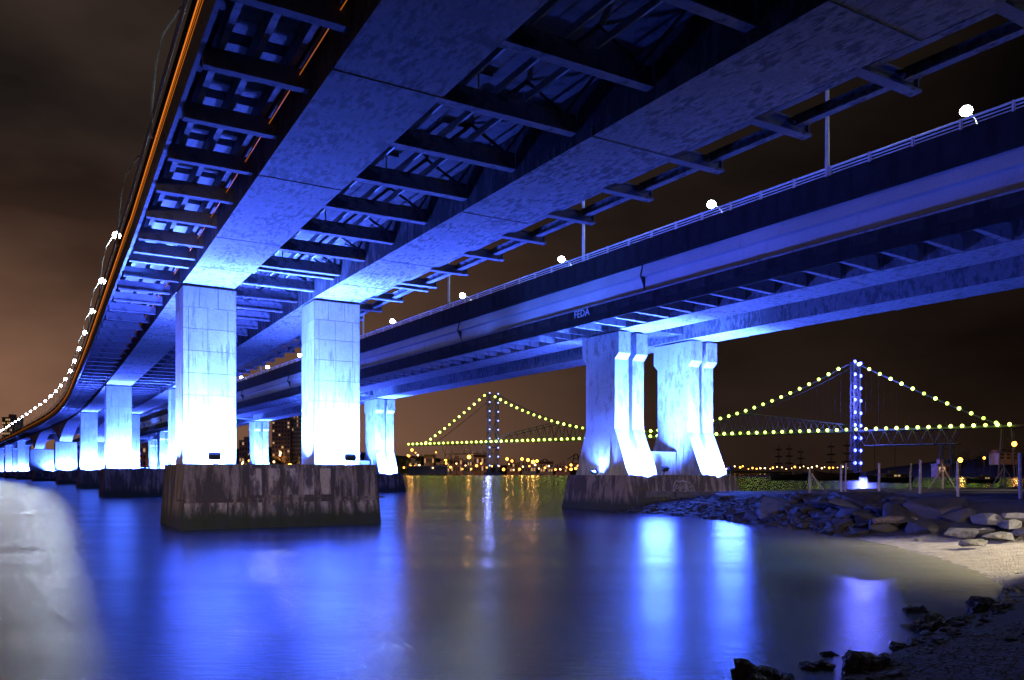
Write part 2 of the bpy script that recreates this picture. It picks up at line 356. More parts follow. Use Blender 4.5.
for k in range(-4, bays+1):
    s = sB0+k*SP
    if k > 84: break
    p, rz, fl = frameA(s, 0, ZS)
    sc_ = (fl, 1, 1)
    place('bracket', m_brL, BRA, p, rz)
    p, rz, fl = frameA(s-1.25, 0, ZS); sc_ = (fl, 1, 1)
    place('crossbeam', m_cross, BRA, p, rz, scale=sc_)
    place('outrigger', m_brR, BRA, p, rz, scale=sc_)
    if k < 40: place('knee_brace', m_brace, BRA, p, rz, scale=sc_)
    if k < 26 and k % 2 == 0: place('hanger', m_post, BRA, p, rz, scale=sc_)
    def piece(nm, me, t):
        s_ = s-1.25 if t > 0 else s
        q = A(s_, t, ZS); q2 = A(s_+SP, t, ZS)
        place(nm, me, BRA, q, math.atan2((q2-q).y, (q2-q).x)-PI/2)
    if k < 60:
        for t in (-2.35, -1.45, -.5): piece('stringer', m_strL, t)
    if k < 45:
        for t in (-1.9, -.98): piece('deck_panel', m_pan, t)
        for t in (3.75, 4.7, 5.6): piece('steel_stringer', m_strS, t)
        if k % 2 == 0: piece('deck_panel', m_pan2, 4.2)
        elif k % 3 == 0: piece('deck_panel', m_pan2, 5.2)
    for t in (11.0, 12.3):
        if k < 70: piece('walkway_stringer', m_strR, t)

# ================================================================== bridge B (to the right)
BRB = empty('concrete_bridge', OB, 0, 'second concrete road bridge, right, with blue-lit side wall and dark walkway ledge', 'bridge')
sBa, sBb = -72, 430
def Bl(s, t, z): return TB*s+NB*t+Vector((0, 0, z))
ssB = [sBa, sBb]
ZB = 14.15
for t0, t1 in ((0, 3.05), (7.9, 10.95)):
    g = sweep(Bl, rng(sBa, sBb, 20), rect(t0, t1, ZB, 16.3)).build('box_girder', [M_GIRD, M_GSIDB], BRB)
    for f in g.data.polygons: f.material_index = 0 if abs(f.normal.z) > .3 else 1  # side faces darker than the soffit, their shade is in the colour
sweep(Bl, ssB, rect(-2.18, 14.2, 16.3, 16.55)).build('deck_slab', M_SLAB, BRB)
sweep(Bl, ssB, rect(-2.9, 14.2, 17.7, 17.95)).build('road_slab', M_SLAB, BRB)
sweep(Bl, ssB, rect(-2.7, 14.0, 17.954, 18.0)).build('road_surface', M_ASPH, BRB)
# recessed side wall: leans out at the top, in at the foot
sweep(Bl, ssB, [(-2.2, 15.56), (-2.2, 17.696), (-2.75, 17.696), (-3.0, 16.72), (-2.62, 16.68), (-2.62, 15.56)]).build('side_wall', M_WALLB, BRB)
for k, s in enumerate(rng(-58, 200, 27.4)):
    sweep(Bl, [s, s+.07], [(-2.53, 15.56), (-2.4, 15.56), (-2.7, 17.694), (-2.83, 17.694), (-3.08, 16.75)]).build('drain_pipe', M_DSTEEL, BRB)
# dark parapet in cast panels
def pieces(nm, mat, t0, t1, z0, z1, step, s0, s1, gap=.02, cap=300):
    me = MB().box(t0, t1, gap/2, step-gap/2, z0, z1).mesh(nm, mat); rz = math.atan2(NB.y, NB.x); s = s0; n = 0
    while s < s1 and n < cap:
        place(nm, me, BRB, TB*s, rz); s += step; n += 1
    return s
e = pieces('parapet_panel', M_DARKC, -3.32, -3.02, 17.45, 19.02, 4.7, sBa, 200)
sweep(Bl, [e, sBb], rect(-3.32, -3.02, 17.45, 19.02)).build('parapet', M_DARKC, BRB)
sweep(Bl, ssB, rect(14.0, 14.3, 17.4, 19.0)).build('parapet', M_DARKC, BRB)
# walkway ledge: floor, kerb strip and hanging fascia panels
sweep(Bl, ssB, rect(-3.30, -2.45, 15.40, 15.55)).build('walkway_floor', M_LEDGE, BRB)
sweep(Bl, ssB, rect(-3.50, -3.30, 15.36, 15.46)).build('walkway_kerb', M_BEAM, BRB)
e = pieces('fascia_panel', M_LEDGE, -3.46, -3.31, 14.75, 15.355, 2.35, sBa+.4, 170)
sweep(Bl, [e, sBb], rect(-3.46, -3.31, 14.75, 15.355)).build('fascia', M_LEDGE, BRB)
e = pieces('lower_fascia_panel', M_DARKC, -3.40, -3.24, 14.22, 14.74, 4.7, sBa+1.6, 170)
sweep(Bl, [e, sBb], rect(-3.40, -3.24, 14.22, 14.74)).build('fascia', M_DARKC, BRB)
# brackets under both overhangs
me = MB(); me.hexa([(-3.22, -.12, 14.26), (-.02, -.2, 14.20), (-.02, .2, 14.20), (-3.22, .12, 14.26), (-3.22, -.12, 14.7), (-.02, -.2, 15.05), (-.02, .2, 15.05), (-3.22, .12, 14.7)])
me = me.mesh('bracket', M_BEAM)
me2 = MB(); me2.hexa([(10.97, -.24, 14.36), (14.2, -.16, 14.8), (14.2, .16, 14.8), (10.97, .24, 14.36), (10.97, -.24, 16.2), (14.2, -.16, 16.2), (14.2, .16, 16.2), (10.97, .24, 16.2)])
me2 = me2.mesh('bracket', M_BEAM)
sweep(Bl, ssB, rect(-3.22, -.02, 15.1, 15.39)).build('walkway_slab', M_GSIDE, BRB)
rzB = math.atan2(NB.y, NB.x); s = -70.6; k = 0
while k < 110:
    place('bracket', me, BRB, TB*s, rzB)
    if k % 2 == 0: place('bracket', me2, BRB, TB*s, rzB)
    s += 2.31; k += 1
# guard rail on the parapet
MB().tube([Bl(sBa, -3.17, 19.50), Bl(sBb, -3.17, 19.50)], .055, 6).build('top_rail', M_STEEL, BRB)
MB().tube([Bl(sBa, -3.17, 19.32), Bl(sBb, -3.17, 19.32)], .035, 6).build('middle_rail', M_STEEL, BRB)
MB().tube([Bl(sBa, -3.17, 19.16), Bl(sBb, -3.17, 19.16)], .03, 6).build('lower_rail', M_STEEL, BRB)
me = MB().box(-3.24, -3.10, -.05, .05, 19.022, 19.56).mesh('rail_post', M_STEEL); s = -70.0; k = 0
while k < 130:
    place('rail_post', me, BRB, TB*s, rzB); s += 2.31; k += 1
# diaphragms over the piers and graffiti on the ledge
for k in range(6):
    sweep(Bl, [k*64.1+.2, k*64.1+3.0], rect(3.08, 7.87, 14.6, 16.2)).build('diaphragm', M_GSIDE, BRB)
def lettering(txt, size, mat, name, parent, M, extrude=.012, depth_name='graffiti'):
    cu = bpy.data.curves.new(name, 'FONT'); cu.body = txt; cu.size = size; cu.extrude = extrude; cu.resolution_u = 2
    tmp = bpy.data.objects.new(name, cu); COL.objects.link(tmp)
    dg = bpy.context.evaluated_depsgraph_get(); me = bpy.data.meshes.new_from_object(tmp.evaluated_get(dg))
    bpy.data.objects.remove(tmp); me.name = name; me.materials.clear(); me.materials.append(mat)
    o = place(name, me, parent); o.matrix_local = M; return o
M_GRAF = flat('pale_spray_paint', (.35, .36, .42), .8)
sg = None
for i in range(400):                         # the station where the fascia crosses the pixel column
    s_ = -60+i*.3
    P_ = OB+Bl(s_, -3.47, 15.3)
    if abs(P_.x/P_.y*800+512-572) < 3: sg = s_; break
Mx = Matrix(((-TB.x, 0, -NB.x, 0), (-TB.y, 0, -NB.y, 0), (0, 1, 0, 0), (0, 0, 0, 1)))
Mx.translation = Bl(sg, -3.466, 14.80)
lettering('FEDA', .78, M_GRAF, 'graffiti', BRB, Mx)

# ================================================================== piers
def blk(b, t, z1, mat, parent, nm='pier_block', z0=-1.5):
    return MB().frustum(b, t, z0, z1).build(nm, mat, parent)
m_headbox = MB().box(-.30, .30, -.14, .14, -.16, .16, Matrix.Rotation(math.radians(30), 4, 'X')).mesh('lamp_housing', M_FIX)
m_headgl = MB().box(-.26, .26, .142, .156, -.13, .13, Matrix.Rotation(math.radians(30), 4, 'X')).mesh('lamp_glass', M_LENSB)
m_arm = MB().tube([(0, 0, -.12), (0, .1, -.4), (0, .32, -.75)], .035, 5).mesh('stand', M_FIX)
def floodlight(loc, rz, label, group='floodlights on the pier blocks'):
    e = empty('floodlight', loc, rz, label, 'floodlight', group)
    place('lamp_housing', m_headbox, e); place('lamp_glass', m_headgl, e); place('stand', m_arm, e)
    return e
def formwork(x0, x1, y0, z0, z1, cols, rows, parent, wall='front'):
    """cast panels standing 12 mm proud of the column core"""
    xs = [x0+(x1-x0)*c for c in cols]; zs = [z0+(z1-z0)*r for r in rows]; g = .012
    for i in range(len(xs)-1):
        for j in range(len(zs)-1):
            if wall == 'front': MB().box(xs[i]+g, xs[i+1]-g, y0-.014, y0-.001, zs[j]+g, zs[j+1]-g).build('concrete_panel', M_COL, parent)
            else: MB().box(y0-.014, y0-.001, xs[i]+g, xs[i+1]-g, zs[j]+g, zs[j+1]-g).build('concrete_panel', M_COL, parent)
PT = 3.42                                    # block top
plabel = ['nearest pier of the overhead bridge, two white-lit square columns on a long stained block',
          'second pier of the overhead bridge, behind and left of the nearest one', 'third pier along the overhead bridge, low dark block under it',
          'wide pier under the haunched girder, nearer of the two wide ones', 'widest far pier wall, blue lit, arched girder above it',
          'far slim pier just beyond the widest pier wall', 'farther slim pier, second beyond the widest pier wall', 'very far slim pier near the left frame edge', 'farthest slim pier at the bend of the bridge']
for i, (Y, s) in enumerate(zip(pierY, pierS)):
    P, T, Nn = PA.at(s); rz = math.atan2(Nn.y, Nn.x); ztop = ZS+riseA(Y)-dropA(s)
    e = empty('bridge_pier', (P.x, P.y, 0), rz, plabel[i], 'pier', 'piers of the overhead bridge')
    fl = flareA(Y)
    b = blk((-.6, 10.5, -2.75, 5.4), (-.25, 10.2, -2.35, 5.1), PT, M_BLOCK, e)
    cols = [(0, 2.8), (7.25, 10.05)]; dep = 2.6
    if i == 3: cols = [(-.9, 4.0), (6.2, 10.9)]; dep = 4
    if i == 4: cols = [(-1.2, 11.2)]; dep = 4.5
    for c0, c1 in cols:
        c = MB().frustum((c0, c1, 0, dep), (c0+.02, c1-.02, .02, dep-.02), PT+.004, ztop-.14).build('column', M_COL if i > 2 else M_COLJ, e)
        MB().box(c0+.2, c1-.2, .2, dep-.2, ztop-.138, ztop-.003).build('bearing', M_DSTEEL, e)
        if i <= 2:
            zt = ztop-.15; r = [0, .13, .26, .39, .515, .64, .765, .885, 1.0] if i == 0 else [0, .25, .5, .75, 1.0]
            cc = [0, .10, .46, .84, 1] if i == 0 else [0, .5, 1]
            if i == 0:
                formwork(c0, c1, 0, PT+.02, PT+(zt-PT)*.885, cc, [x/.885 for x in r[:-1]], c)
                formwork(c0, c1, 0, PT+(zt-PT)*.885, zt, [0, .30, .66, 1], [0, 1], c)
                formwork(0, dep, c0, PT+.02, zt, [0, .45, 1], r, c, 'side')
            else:
                formwork(c0, c1, 0, PT+.02, zt, cc, r, c); formwork(0, dep, c0, PT+.02, zt, [0, 1], r, c, 'side')
            MB().box(c1+.001, c1+.014, .01, dep-.01, PT+.02, zt).build('side_panel', M_COL, c)
            MB().box(c0+.01, c1-.01, dep+.001, dep+.014, PT+.02, zt).build('rear_panel', M_COL, c)
    if i == 0:
        # pale fender strips and a ledge course cast on the front of the block
        for j, (x, w, m) in enumerate(((3.0, .62, M_FEND), (4.0, .6, M_FEND), (4.95, .62, M_FEND), (5.9, .58, M_FEND), (6.85, .6, M_FEND))):
            def yb(z): return -2.75+.4*(z+1.5)/(PT+1.5)
            for (za, zb) in ((1.75, 3.2), (-.4, 1.35)):
                MB().hexa([(x, yb(za)-.05, za), (x+w, yb(za)-.05, za), (x+w, yb(za)+.02, za), (x, yb(za)+.02, za),
                           (x, yb(zb)-.05, zb), (x+w, yb(zb)-.05, zb), (x+w, yb(zb)+.02, zb), (x, yb(zb)+.02, zb)]).build('fender_strip', m, b)
        def course(z0, z1, pr, nm, m):
            MB().hexa([(-.74, yb(z0)-pr, z0), (10.7, yb(z0)-pr, z0), (10.7, yb(z0)+.05, z0), (-.74, yb(z0)+.05, z0), (-.70, yb(z1)-pr, z1), (10.6, yb(z1)-pr, z1), (10.6, yb(z1)+.05, z1), (-.70, yb(z1)+.05, z1)]).build(nm, m, b)
        course(1.5, 1.6, .06, 'ledge_course', M_BLOCK)
        for x, w in ((-.3, 1.0), (.9, .9), (1.9, .8), (7.9, .9), (8.95, 1.2)):
            za, zb = -.4, 1.38
            MB().hexa([(x, yb(za)-.03, za), (x+w, yb(za)-.03, za), (x+w, yb(za)+.02, za), (x, yb(za)+.02, za),
                       (x, yb(zb)-.03, zb), (x+w, yb(zb)-.03, zb), (x+w, yb(zb)+.02, zb), (x, yb(zb)+.02, zb)]).build('cast_panel', M_FEND, b)
        Mw = Matrix.Translation((P.x, P.y, 0)) @ Matrix.Rotation(rz, 4, 'Z')
        floodlight(Mw @ Vector((1.2, -2.45, PT+.42)), rz, 'black floodlight on the block in front of the left white column')
        floodlight(Mw @ Vector((8.6, -2.45, PT+.42)), rz, 'black floodlight on the block in front of the right white column')
    # the floods themselves
    far = i > 2
    Pf = P_FACE*(.8 if far else 1)
    for c0, c1 in cols:
        cx = (c0+c1)/2; w = 1.0
        spot('flood', (cx, -1.05, PT+.15), (cx, .2, PT+1.7), Pf, PALE, 150, .5, .25, e)
        if not far:
            spot('flood', (c0-.9 if c0 < 3 else c0-1.1, 1.2, PT+.15), (c0-.1, 1.2, PT+5), Pf*.30, BLUE, 120, .6, .2, e)
    spot('flood', (4.9, -2.0, PT+.3), (4.4, -6, ZS), P_DECK*(1.1 if i == 0 else 1), BLUE, 112, .6, .3, e)
    spot('flood', (4.9, 4.6, PT+.3), (4.7, 13, ZS), P_DECK, BLUE, 112, .6, .3, e)
    if i < 3:
        spot('flood', (-.3, 2.5, PT+.3), (-3.0, 1.0, ZS), P_DECK*1.0, BLUE, 130, .6, .3, e)
        spot('flood', (10.3, 1.5, PT+.3), (13.5, -1.0, ZS), P_DECK*.35, BLUE, 120, .6, .3, e)

# --- piers of bridge B: H-shaped flared columns with corbels
blabel = ['nearest pier of the right bridge, two flared white columns on a block with graffiti',
          'second pier of the right bridge, just right of the middle white column', 'third pier of the right bridge, seen between the two nearest columns',
          'fourth pier of the right bridge, behind the nearest left column', 'fifth pier of the right bridge, far behind', 'sixth pier of the right bridge, farthest away']
def colB(c0, e, det):
    c1 = c0+3.05; z0, z1 = 2.75, ZB-.14; D = 3.3; f = 1 if det else 1
    core = MB(); core.frustum((c0-.25, c1-.02, .3, D), (c0+.02, c1-.02, .3, D-.02), z0, 6.3); core.box(c0+.02, c1-.02, .3, D-.02, 6.302, z1)
    c = core.build('column', M_COLB, e)
    prof = [(.302, z0), (-1.75, z0), (-.15, 6.4), (-.15, 11.9), (-.62, 12.35), (-.62, z1), (.302, z1)]
    for a, b in ((c0+.0, c0+1.25), (c1-1.2, c1)):
        MB().prism(prof, a, b).build('front_rib', M_COLB, c)
    prof = [(D-.022, z0), (D+1.5, z0), (D+.15, 6.4), (D+.15, 11.9), (D+.62, 12.35), (D+.62, z1), (D-.022, z1)]
    for a, b in ((c0+.0, c0+1.25), (c1-1.2, c1)):
        MB().prism(prof, a, b).build('rear_rib', M_COLB, c)
    MB().box(c0+.3, c1-.3, .2, D-.3, z1+.002, ZB-.003).build('bearing', M_DSTEEL, e)
    if det:
        for z in (4.6, 6.3, 8.0, 9.7, 11.4): MB().box(c0+.01, c0+.025, .32, D-.05, z, z+.012).build('casting_joint', M_COLJ, c)
for i in range(6):
    s = i*64.1; P = OB+TB*s
    e = empty('bridge_pier', (P.x, P.y, 0), rzB, blabel[i], 'pier', 'piers of the right bridge')
    b = blk((-1.2, 12.3, -2.9, 5.7), (-.5, 11.6, -2.2, 5.2), 2.75, M_BLOCK, e)
    for c0 in (0, 8.05): colB(c0, e, i == 0)
    MB().box(3.5, 7.6, .8, 2.0, 2.752, 4.7).build('low_wall', M_COL, e)
    for c0 in (0, 8.05):
        cx = c0+1.5
        spot('flood', (cx, -2.55, 2.9), (cx, .0, 5.8), P_FACE*1.8, PALE, 145, .5, .25, e)
        spot('flood', (c0-1.0, 1.4, 3.0), (c0-.2, 1.2, 7.5), P_FACE*(.10 if c0 < 1 else .25), PALE, 130, .6, .2, e)
    spot('flood', (5.2, -1.6, 2.95), (4.9, -7, ZB), P_DECK*1.1, BLUE, 112, .6, .3, e)
    spot('flood', (5.2, 4.8, 2.95), (5.0, 13, ZB), P_DECK*.8, BLUE, 112, .6, .3, e)
    if i < 3: spot('flood', (-.3, 1.2, 3.0), (-3.0, -2.0, ZB), P_DECK*.35, BLUE, 120, .6, .3, e)
    if i == 0:
        Mw = Matrix.Translation((P.x, P.y, 0)) @ Matrix.Rotation(rzB, 4, 'Z')
        floodlight(Mw @ Vector((2.6, -3.0, 3.25)), rzB, 'black floodlight at the foot of the left flared column')
        floodlight(Mw @ Vector((10.1, -3.0, 3.25)), rzB, 'black floodlight at the foot of the right flared column')
        floodlight(Mw @ Vector((-.7, 1.5, 3.05)), rzB-PI/2, 'small floodlight beside the left flank of the left flared column')
        # chalk-white graffiti creature outline on the front of the block
        mb = MB()
        def yb2(z): return -2.9+.7*(z+1.5)/4.25
        out = [(0, .1), (.0, .55), (.25, .85), (.45, 1.0), (.6, .85), (1.0, .95), (1.6, .85), (2.1, .5), (2.3, .1), (1.9, .22), (1.6, .0), (1.2, .15), (.8, .0), (.3, -.05), (0, .1)]
        mb.tube([(4.2+a*1.02, yb2(1.35+b_)-.005, 1.35+b_) for a, b_ in out], .028, 4)
        for l in ([(.2, .5), (.4, .6), (.5, .4), (.3, .3), (.2, .5)], [(.9, .3), (1.0, .6), (1.1, .3)], [(1.3, .3), (1.45, .65), (1.5, .25)], [(1.75, .4), (1.9, .5), (2.0, .25)]):
            mb.tube([(4.2+a*1.02, yb2(1.35+b_)-.005, 1.35+b_) for a, b_ in l], .022, 4)
        mb.build('graffiti', M_GRAF, b)
# floods standing on the overhead piers and thrown at the flank of the right bridge
for i in (0, 1, 2):
    P, T, Nn = PA.at(pierS[i]); q = P+Nn*10.2+T*3; q.z = PT+.4
    spot('side_flood', q, OB+Bl(-26+i*62, -2.6, 17), 50000, (.05, .09, 1.0), 95, .8, .4)
spot('side_flood', (21, 21, 4.6), OB+Bl(-30, -2.6, 17), 7000, (.03, .09, 1.0), 165, .9, 1.6)

# extra spots added to tint the water blue, as spill from the pier floods
for o_, a_, b_ in ((pierS[0], -2.2, 10.9),):
    P, T, Nn = PA.at(o_)
    for t_, tg in ((1.4, (-6, -30)), (5.0, (3, -30)), (8.6, (12, -28))):
        q = P+Nn*t_-T*2.9; g = P+Nn*tg[0]+T*tg[1]; spot('water_fill_spot', (q.x, q.y, PT+.3), (g.x, g.y, 0), 1100, (.04, .10, 1.0), 130, .9, 3.0)
for t_ in (1.5, 9.6):
    q = OB+NB*t_-TB*3.4; g = OB-TB*34+NB*(t_-8); spot('water_fill_spot', (q.x, q.y, 3.4), (g.x, g.y, 0), 4000, (.05, .12, 1.0), 130, .9, 1.3)

# ================================================================== street lamps
_o = 'first second third fourth fifth sixth seventh eighth ninth tenth eleventh twelfth thirteenth fourteenth fifteenth sixteenth seventeenth eighteenth nineteenth twentieth'.split()
ordw = _o+['twenty '+q for q in _o[:9]]+['thirtieth']+['thirty '+q for q in _o[:9]]
LAMPC = (.80, .93, 1.0)
ld = bpy.data.lights.new('street_light', 'POINT'); ld.energy = P_LAMP; ldA = None; ld.color = LAMPC; ld.shadow_soft_size = .3
ldA = ld.copy(); ldA.energy = P_LAMP*.34
def lampA():
    e = empty('street_lamp', (0, 0, 0), 0, 'x', 'street lamp', 'street lamps along the left edge of the overhead bridge')
    c = [(0, 0, 0), (.04, 0, 1.4), (.16, 0, 2.8), (.42, 0, 4.0), (.95, 0, 5.0)]
    MB().tube(c, [.07, .06, .05, .045, .035], 6).build('pole', M_STEEL, e)
    h = MB().ball((1.1, 0, 5.1), .15, 8, 5, .3).build('lamp_head', M_FIX, e)
    MB().ball((1.1, 0, 4.93), .28, 10, 7, .95).build('lamp_glass', M_LENS, h)
    return e
def lampB(side):
    e = empty('street_lamp', (0, 0, 0), 0, 'x', 'street lamp', 'street lamps of the right bridge')
    c = [(0, 0, 0), (0, 0, 5.5), (.25*side, 0, 7.2), (.9*side, 0, 8.1), (1.9*side, 0, 8.5)]
    MB().tube(c, [.13, .10, .07, .045, .03], 6).build('pole', M_STEEL, e)
    h = MB().ball((2.1*side, 0, 8.66), .26, 10, 6, .3).build('lamp_head', M_FIX, e)
    MB().ball((2.1*side, 0, 8.36), .38, 12, 8, .85).build('lamp_glass', M_LENS, h)
    return e
M_LENS0 = flat('unlit_lamp_glass', (.6, .62, .62), .3)
protoA = lampA(); protoB = lampB(1); protoC = lampB(-1)
Y = 17.0; k = 0
first = True
while Y < 440 and k < 31:
    s = PA.s_of_Y(Y); P, T, Nn = PA.at(s); p = A(s, -3.02, 15.4)
    lab = 'street lamp on the overhead bridge, %s down the left edge' % ordw[max(0, k-1)]
    if k == 0: lab = 'street lamp above the frame on the left edge of the overhead bridge'
    o = protoA if first else copy_thing(protoA, (0, 0, 0)); o.location = p; o.rotation_euler = (0, 0, math.atan2(Nn.y, Nn.x)); o['label'] = lab; first = False
    if k in (1, 2):                          # the two nearest lamps are out
        hd = [c for c in o.children if c.name.startswith('lamp_head')][0]; g = hd.children[0]; hd.data = hd.data.copy(); g.data = g.data.copy(); g.data.materials[0] = M_LENS0; g.scale = (.3, .3, .3); g.location = (.77, 0, 3.5)
    else:
        L_ = bpy.data.objects.new('street_light', ldA); COL.objects.link(L_); L_.location = p+Nn*1.1+Vector((0, 0, 4.6))
    k += 1; Y += 14.2
near_l = []
for k in range(11):
    Yp = 43.5+17.6*(k-2)          # the near edge, two of them before the frame
    s = (Yp-OB.y+3.17*.553)/TB.y; p = OB+Bl(s, -3.17, 19.02)
    o = protoB if k == 0 else copy_thing(protoB, (0, 0, 0)); o.location = p; o.rotation_euler = (0, 0, rzB)
    o['label'] = ('pale pole on the near parapet of the right bridge, %s from the right' % ordw[k-2]) if k > 1 else 'lamp on the near parapet beyond the right frame edge, %s one' % ('farther' if k == 0 else 'closer')
    L_ = bpy.data.objects.new('street_light', ld); COL.objects.link(L_); L_.location = p+NB*2.1+Vector((0, 0, 8.0))
for k in range(12):
    Yp = 47.5+18.2*k; s = (Yp-OB.y-14.1*.553)/TB.y+7; p = OB+Bl(s, 14.15, 18.2)
    o = protoC if k == 0 else copy_thing(protoC, (0, 0, 0)); o.location = p; o.rotation_euler = (0, 0, rzB)
    o['label'] = 'bright white street lamp on the far side of the right bridge, %s from the right' % ordw[k]
    L_ = bpy.data.objects.new('street_light', ld); COL.objects.link(L_); L_.location = p-NB*2.1+Vector((0, 0, 8.0))

# ================================================================== water
m, t, b = new_mat('sea_water'); K = t.links.new
c = N('ShaderNodeTexCoord', t)
mp_ = N('ShaderNodeMapping', t); mp_.inputs['Scale'].default_value = (.5, 2.0, 1); K(c.outputs['Object'], mp_.inputs[0])
n1 = N('ShaderNodeTexNoise', t); n1.inputs['Scale'].default_value = 5; n1.inputs['Detail'].default_value = 3; n1.inputs['Roughness'].default_value = .62; K(mp_.outputs[0], n1.inputs[0])
bp = N('ShaderNodeBump', t); bp.inputs['Strength'].default_value = .22; bp.inputs['Distance'].default_value = .02; K(bp.outputs[0], b.inputs['Normal'])
n2 = N('ShaderNodeTexNoise', t); n2.inputs['Scale'].default_value = .16; n2.inputs['Detail'].default_value = 5; K(mp_.outputs[0], n2.inputs[0])
rr = N('ShaderNodeMapRange', t); rr.inputs[1].default_value = .3; rr.inputs[2].default_value = .7; rr.inputs[3].default_value = .16; rr.inputs[4].default_value = .27; 
mp3 = N('ShaderNodeMapping', t); mp3.inputs['Scale'].default_value = (1.1, 6.5, 1); mp3.inputs['Rotation'].default_value = (0, 0, .06); K(c.outputs['Object'], mp3.inputs[0])
n3 = N('ShaderNodeTexNoise', t); n3.inputs['Scale'].default_value = 1.3; n3.inputs['Detail'].default_value = 8; n3.inputs['Roughness'].default_value = .7; n3.inputs['Distortion'].default_value = .6; K(mp3.outputs[0], n3.inputs[0])
rmix = N('ShaderNodeMath', t, operation='MULTIPLY_ADD'); rmix.inputs[1].default_value = .9; K(n3.outputs[0], rmix.inputs[0]); K(n2.outputs[0], rmix.inputs[2])
rr.inputs[1].default_value = .7; rr.inputs[2].default_value = 1.2; K(rmix.outputs[0], rr.inputs[0]); K(rr.outputs[0], b.inputs['Roughness'])
badd = N('ShaderNodeMath', t, operation='MULTIPLY_ADD'); badd.inputs[1].default_value = 1.6; K(n3.outputs[0], badd.inputs[0]); K(n1.outputs[0], badd.inputs[2]); K(badd.outputs[0], bp.inputs['Height'])
at_ = N('ShaderNodeAttribute', t); at_.attribute_name = 'shallow'
mx = N('ShaderNodeMix', t, data_type='RGBA'); K(at_.outputs['Fac'], mx.inputs[0]); mx.inputs[6].default_value = (.026, .058, .15, 1); mx.inputs[7].default_value = (.36, .35, .26, 1)
K(mx.outputs[2], b.inputs['Base Color']); b.inputs['IOR'].default_value = 1.5; b.inputs['Specular IOR Level'].default_value = .7
M_WATER = m
# shore outline (land side closed far to the right)
land = [(7.5, 60.5), (9.6, 58.2), (12.4, 53.6), (14.4, 46.5), (15.2, 41), (15.6, 36.5), (15.3, 32), (14.7, 27.5), (13.9, 24), (12.9, 21), (11.2, 18.4), (9.2, 16.2), (7.3, 14.2), (5.6, 12.4), (4.1, 10.6), (2.8, 8.6), (1.6, 6.2), (.6, 3), (-.6, -2), (-2, -20), (150, -20), (150, 108), (95, 97), (60, 90), (38, 84), (24, 77), (15, 70), (10, 64)]
def sdist(x, y):
    d = 1e9; ins = False; n = len(land)
    for i in range(n):
        x0, y0 = land[i]; x1, y1 = land[(i+1) % n]
        if (y0 > y) != (y1 > y) and x < (x1-x0)*(y-y0)/(y1-y0)+x0: ins = not ins
        dx, dy = x1-x0, y1-y0; q = max(0, min(1, ((x-x0)*dx+(y-y0)*dy)/(dx*dx+dy*dy)))
        e_ = math.hypot(x-x0-q*dx, y-y0-q*dy)
        if e_ < d: d = e_
    return d if ins else -d
def gridmesh(xs, ys, zf):
    mb = MB(); nx = len(xs)
    mb.v = [Vector((x, y, zf(x, y))) for y in ys for x in xs]
    mb.f = [(j*nx+i, j*nx+i+1, (j+1)*nx+i+1, (j+1)*nx+i) for j in range(len(ys)-1) for i in range(nx-1)]
    return mb
def axis(a, b, st, far): 
    v = [a-far, a-far*.3, a-far*.08]; x = a
    while x < b: v.append(x); x += st
    return v+[b, b+far*.08, b+far*.3, b+far]
xs = axis(-4, 26, .6, 4000); ys = [-300, -60]+[-5+.7*i for i in range(75)]+[60, 90, 200, 500, 1200, 5000]
wm = gridmesh(xs, ys, lambda x, y: 0.0).mesh('sea_water', M_WATER)
ca = wm.attributes.new('shallow', 'FLOAT', 'POINT')
for i, v in enumerate(wm.vertices):
    x, y = v.co.x, v.co.y; f = 0
    if -8 < x < 30 and 16 < y < 50:
        d = -sdist(x, y); f = max(0, min(1, 1-(d/ (5.5)))) if d > 0 else 1
        w = max(0, min(1, (y-17)/4))*max(0, min(1, (47-y)/8)); f = (f**1.5)*w
    ca.data[i].value = f
tag(place('sea_water', wm), 'calm dark sea, smooth blue reflections', None, None, 'structure')

# ================================================================== ground (spit, beach, bank)
def fbm(x, y, sc_): return noise.fractal(Vector((x*sc_, y*sc_, 3.3)), 1.0, 2.1, 5)
def ground_z(x, y):
    d = sdist(x, y)
    if d < -4: return -1.5
    if d < 0: return -.05+d*.3
    sand = max(0, min(1, (40.5-(y+1.2*(x-15)))/5))*max(0, min(1, (y-21)/2))
    fg = max(0, min(1, (20-y)/3))
    zr = min(1.5, .02+d*(.42 if y < 50 else .22))+.16*fbm(x, y, .5)*min(1, d)
    zs = min(1.3, .075*d)+.02*fbm(x, y, .8)
    zf = min(1.42, .10+d*.30)+.05*fbm(x, y, 1.1)
    # foreground mound is steeper close to the water
    z = zr*(1-sand)+zs*sand
    if y > 46: z = min(z, 1.46+.05*fbm(x, y, .4))
    return z*(1-fg)+zf*fg
xs = [-6+.28*i for i in range(110)]+[25.2+.5*i for i in range(55)]+[55, 60, 70, 85, 110, 150]; ys = [-18+.5*i for i in range(36)]+[.28*i for i in range(180)]+[50.5+.5*i for i in range(80)]+[91, 95, 100, 108]
gm_ = gridmesh(xs, ys, ground_z)
m, t, b = new_mat('shore_ground'); K = t.links.new
c = N('ShaderNodeTexCoord', t); sp = N('ShaderNodeSeparateXYZ', t); K(c.outputs['Object'], sp.inputs[0])
n1 = N('ShaderNodeTexNoise', t); n1.inputs['Scale'].default_value = 2.5; n1.inputs['Detail'].default_value = 9; n1.inputs['Roughness'].default_value = .7; K(c.outputs['Object'], n1.inputs[0])
n2 = N('ShaderNodeTexVoronoi', t); n2.inputs['Scale'].default_value = 16; K(c.outputs['Object'], n2.inputs['Vector'])
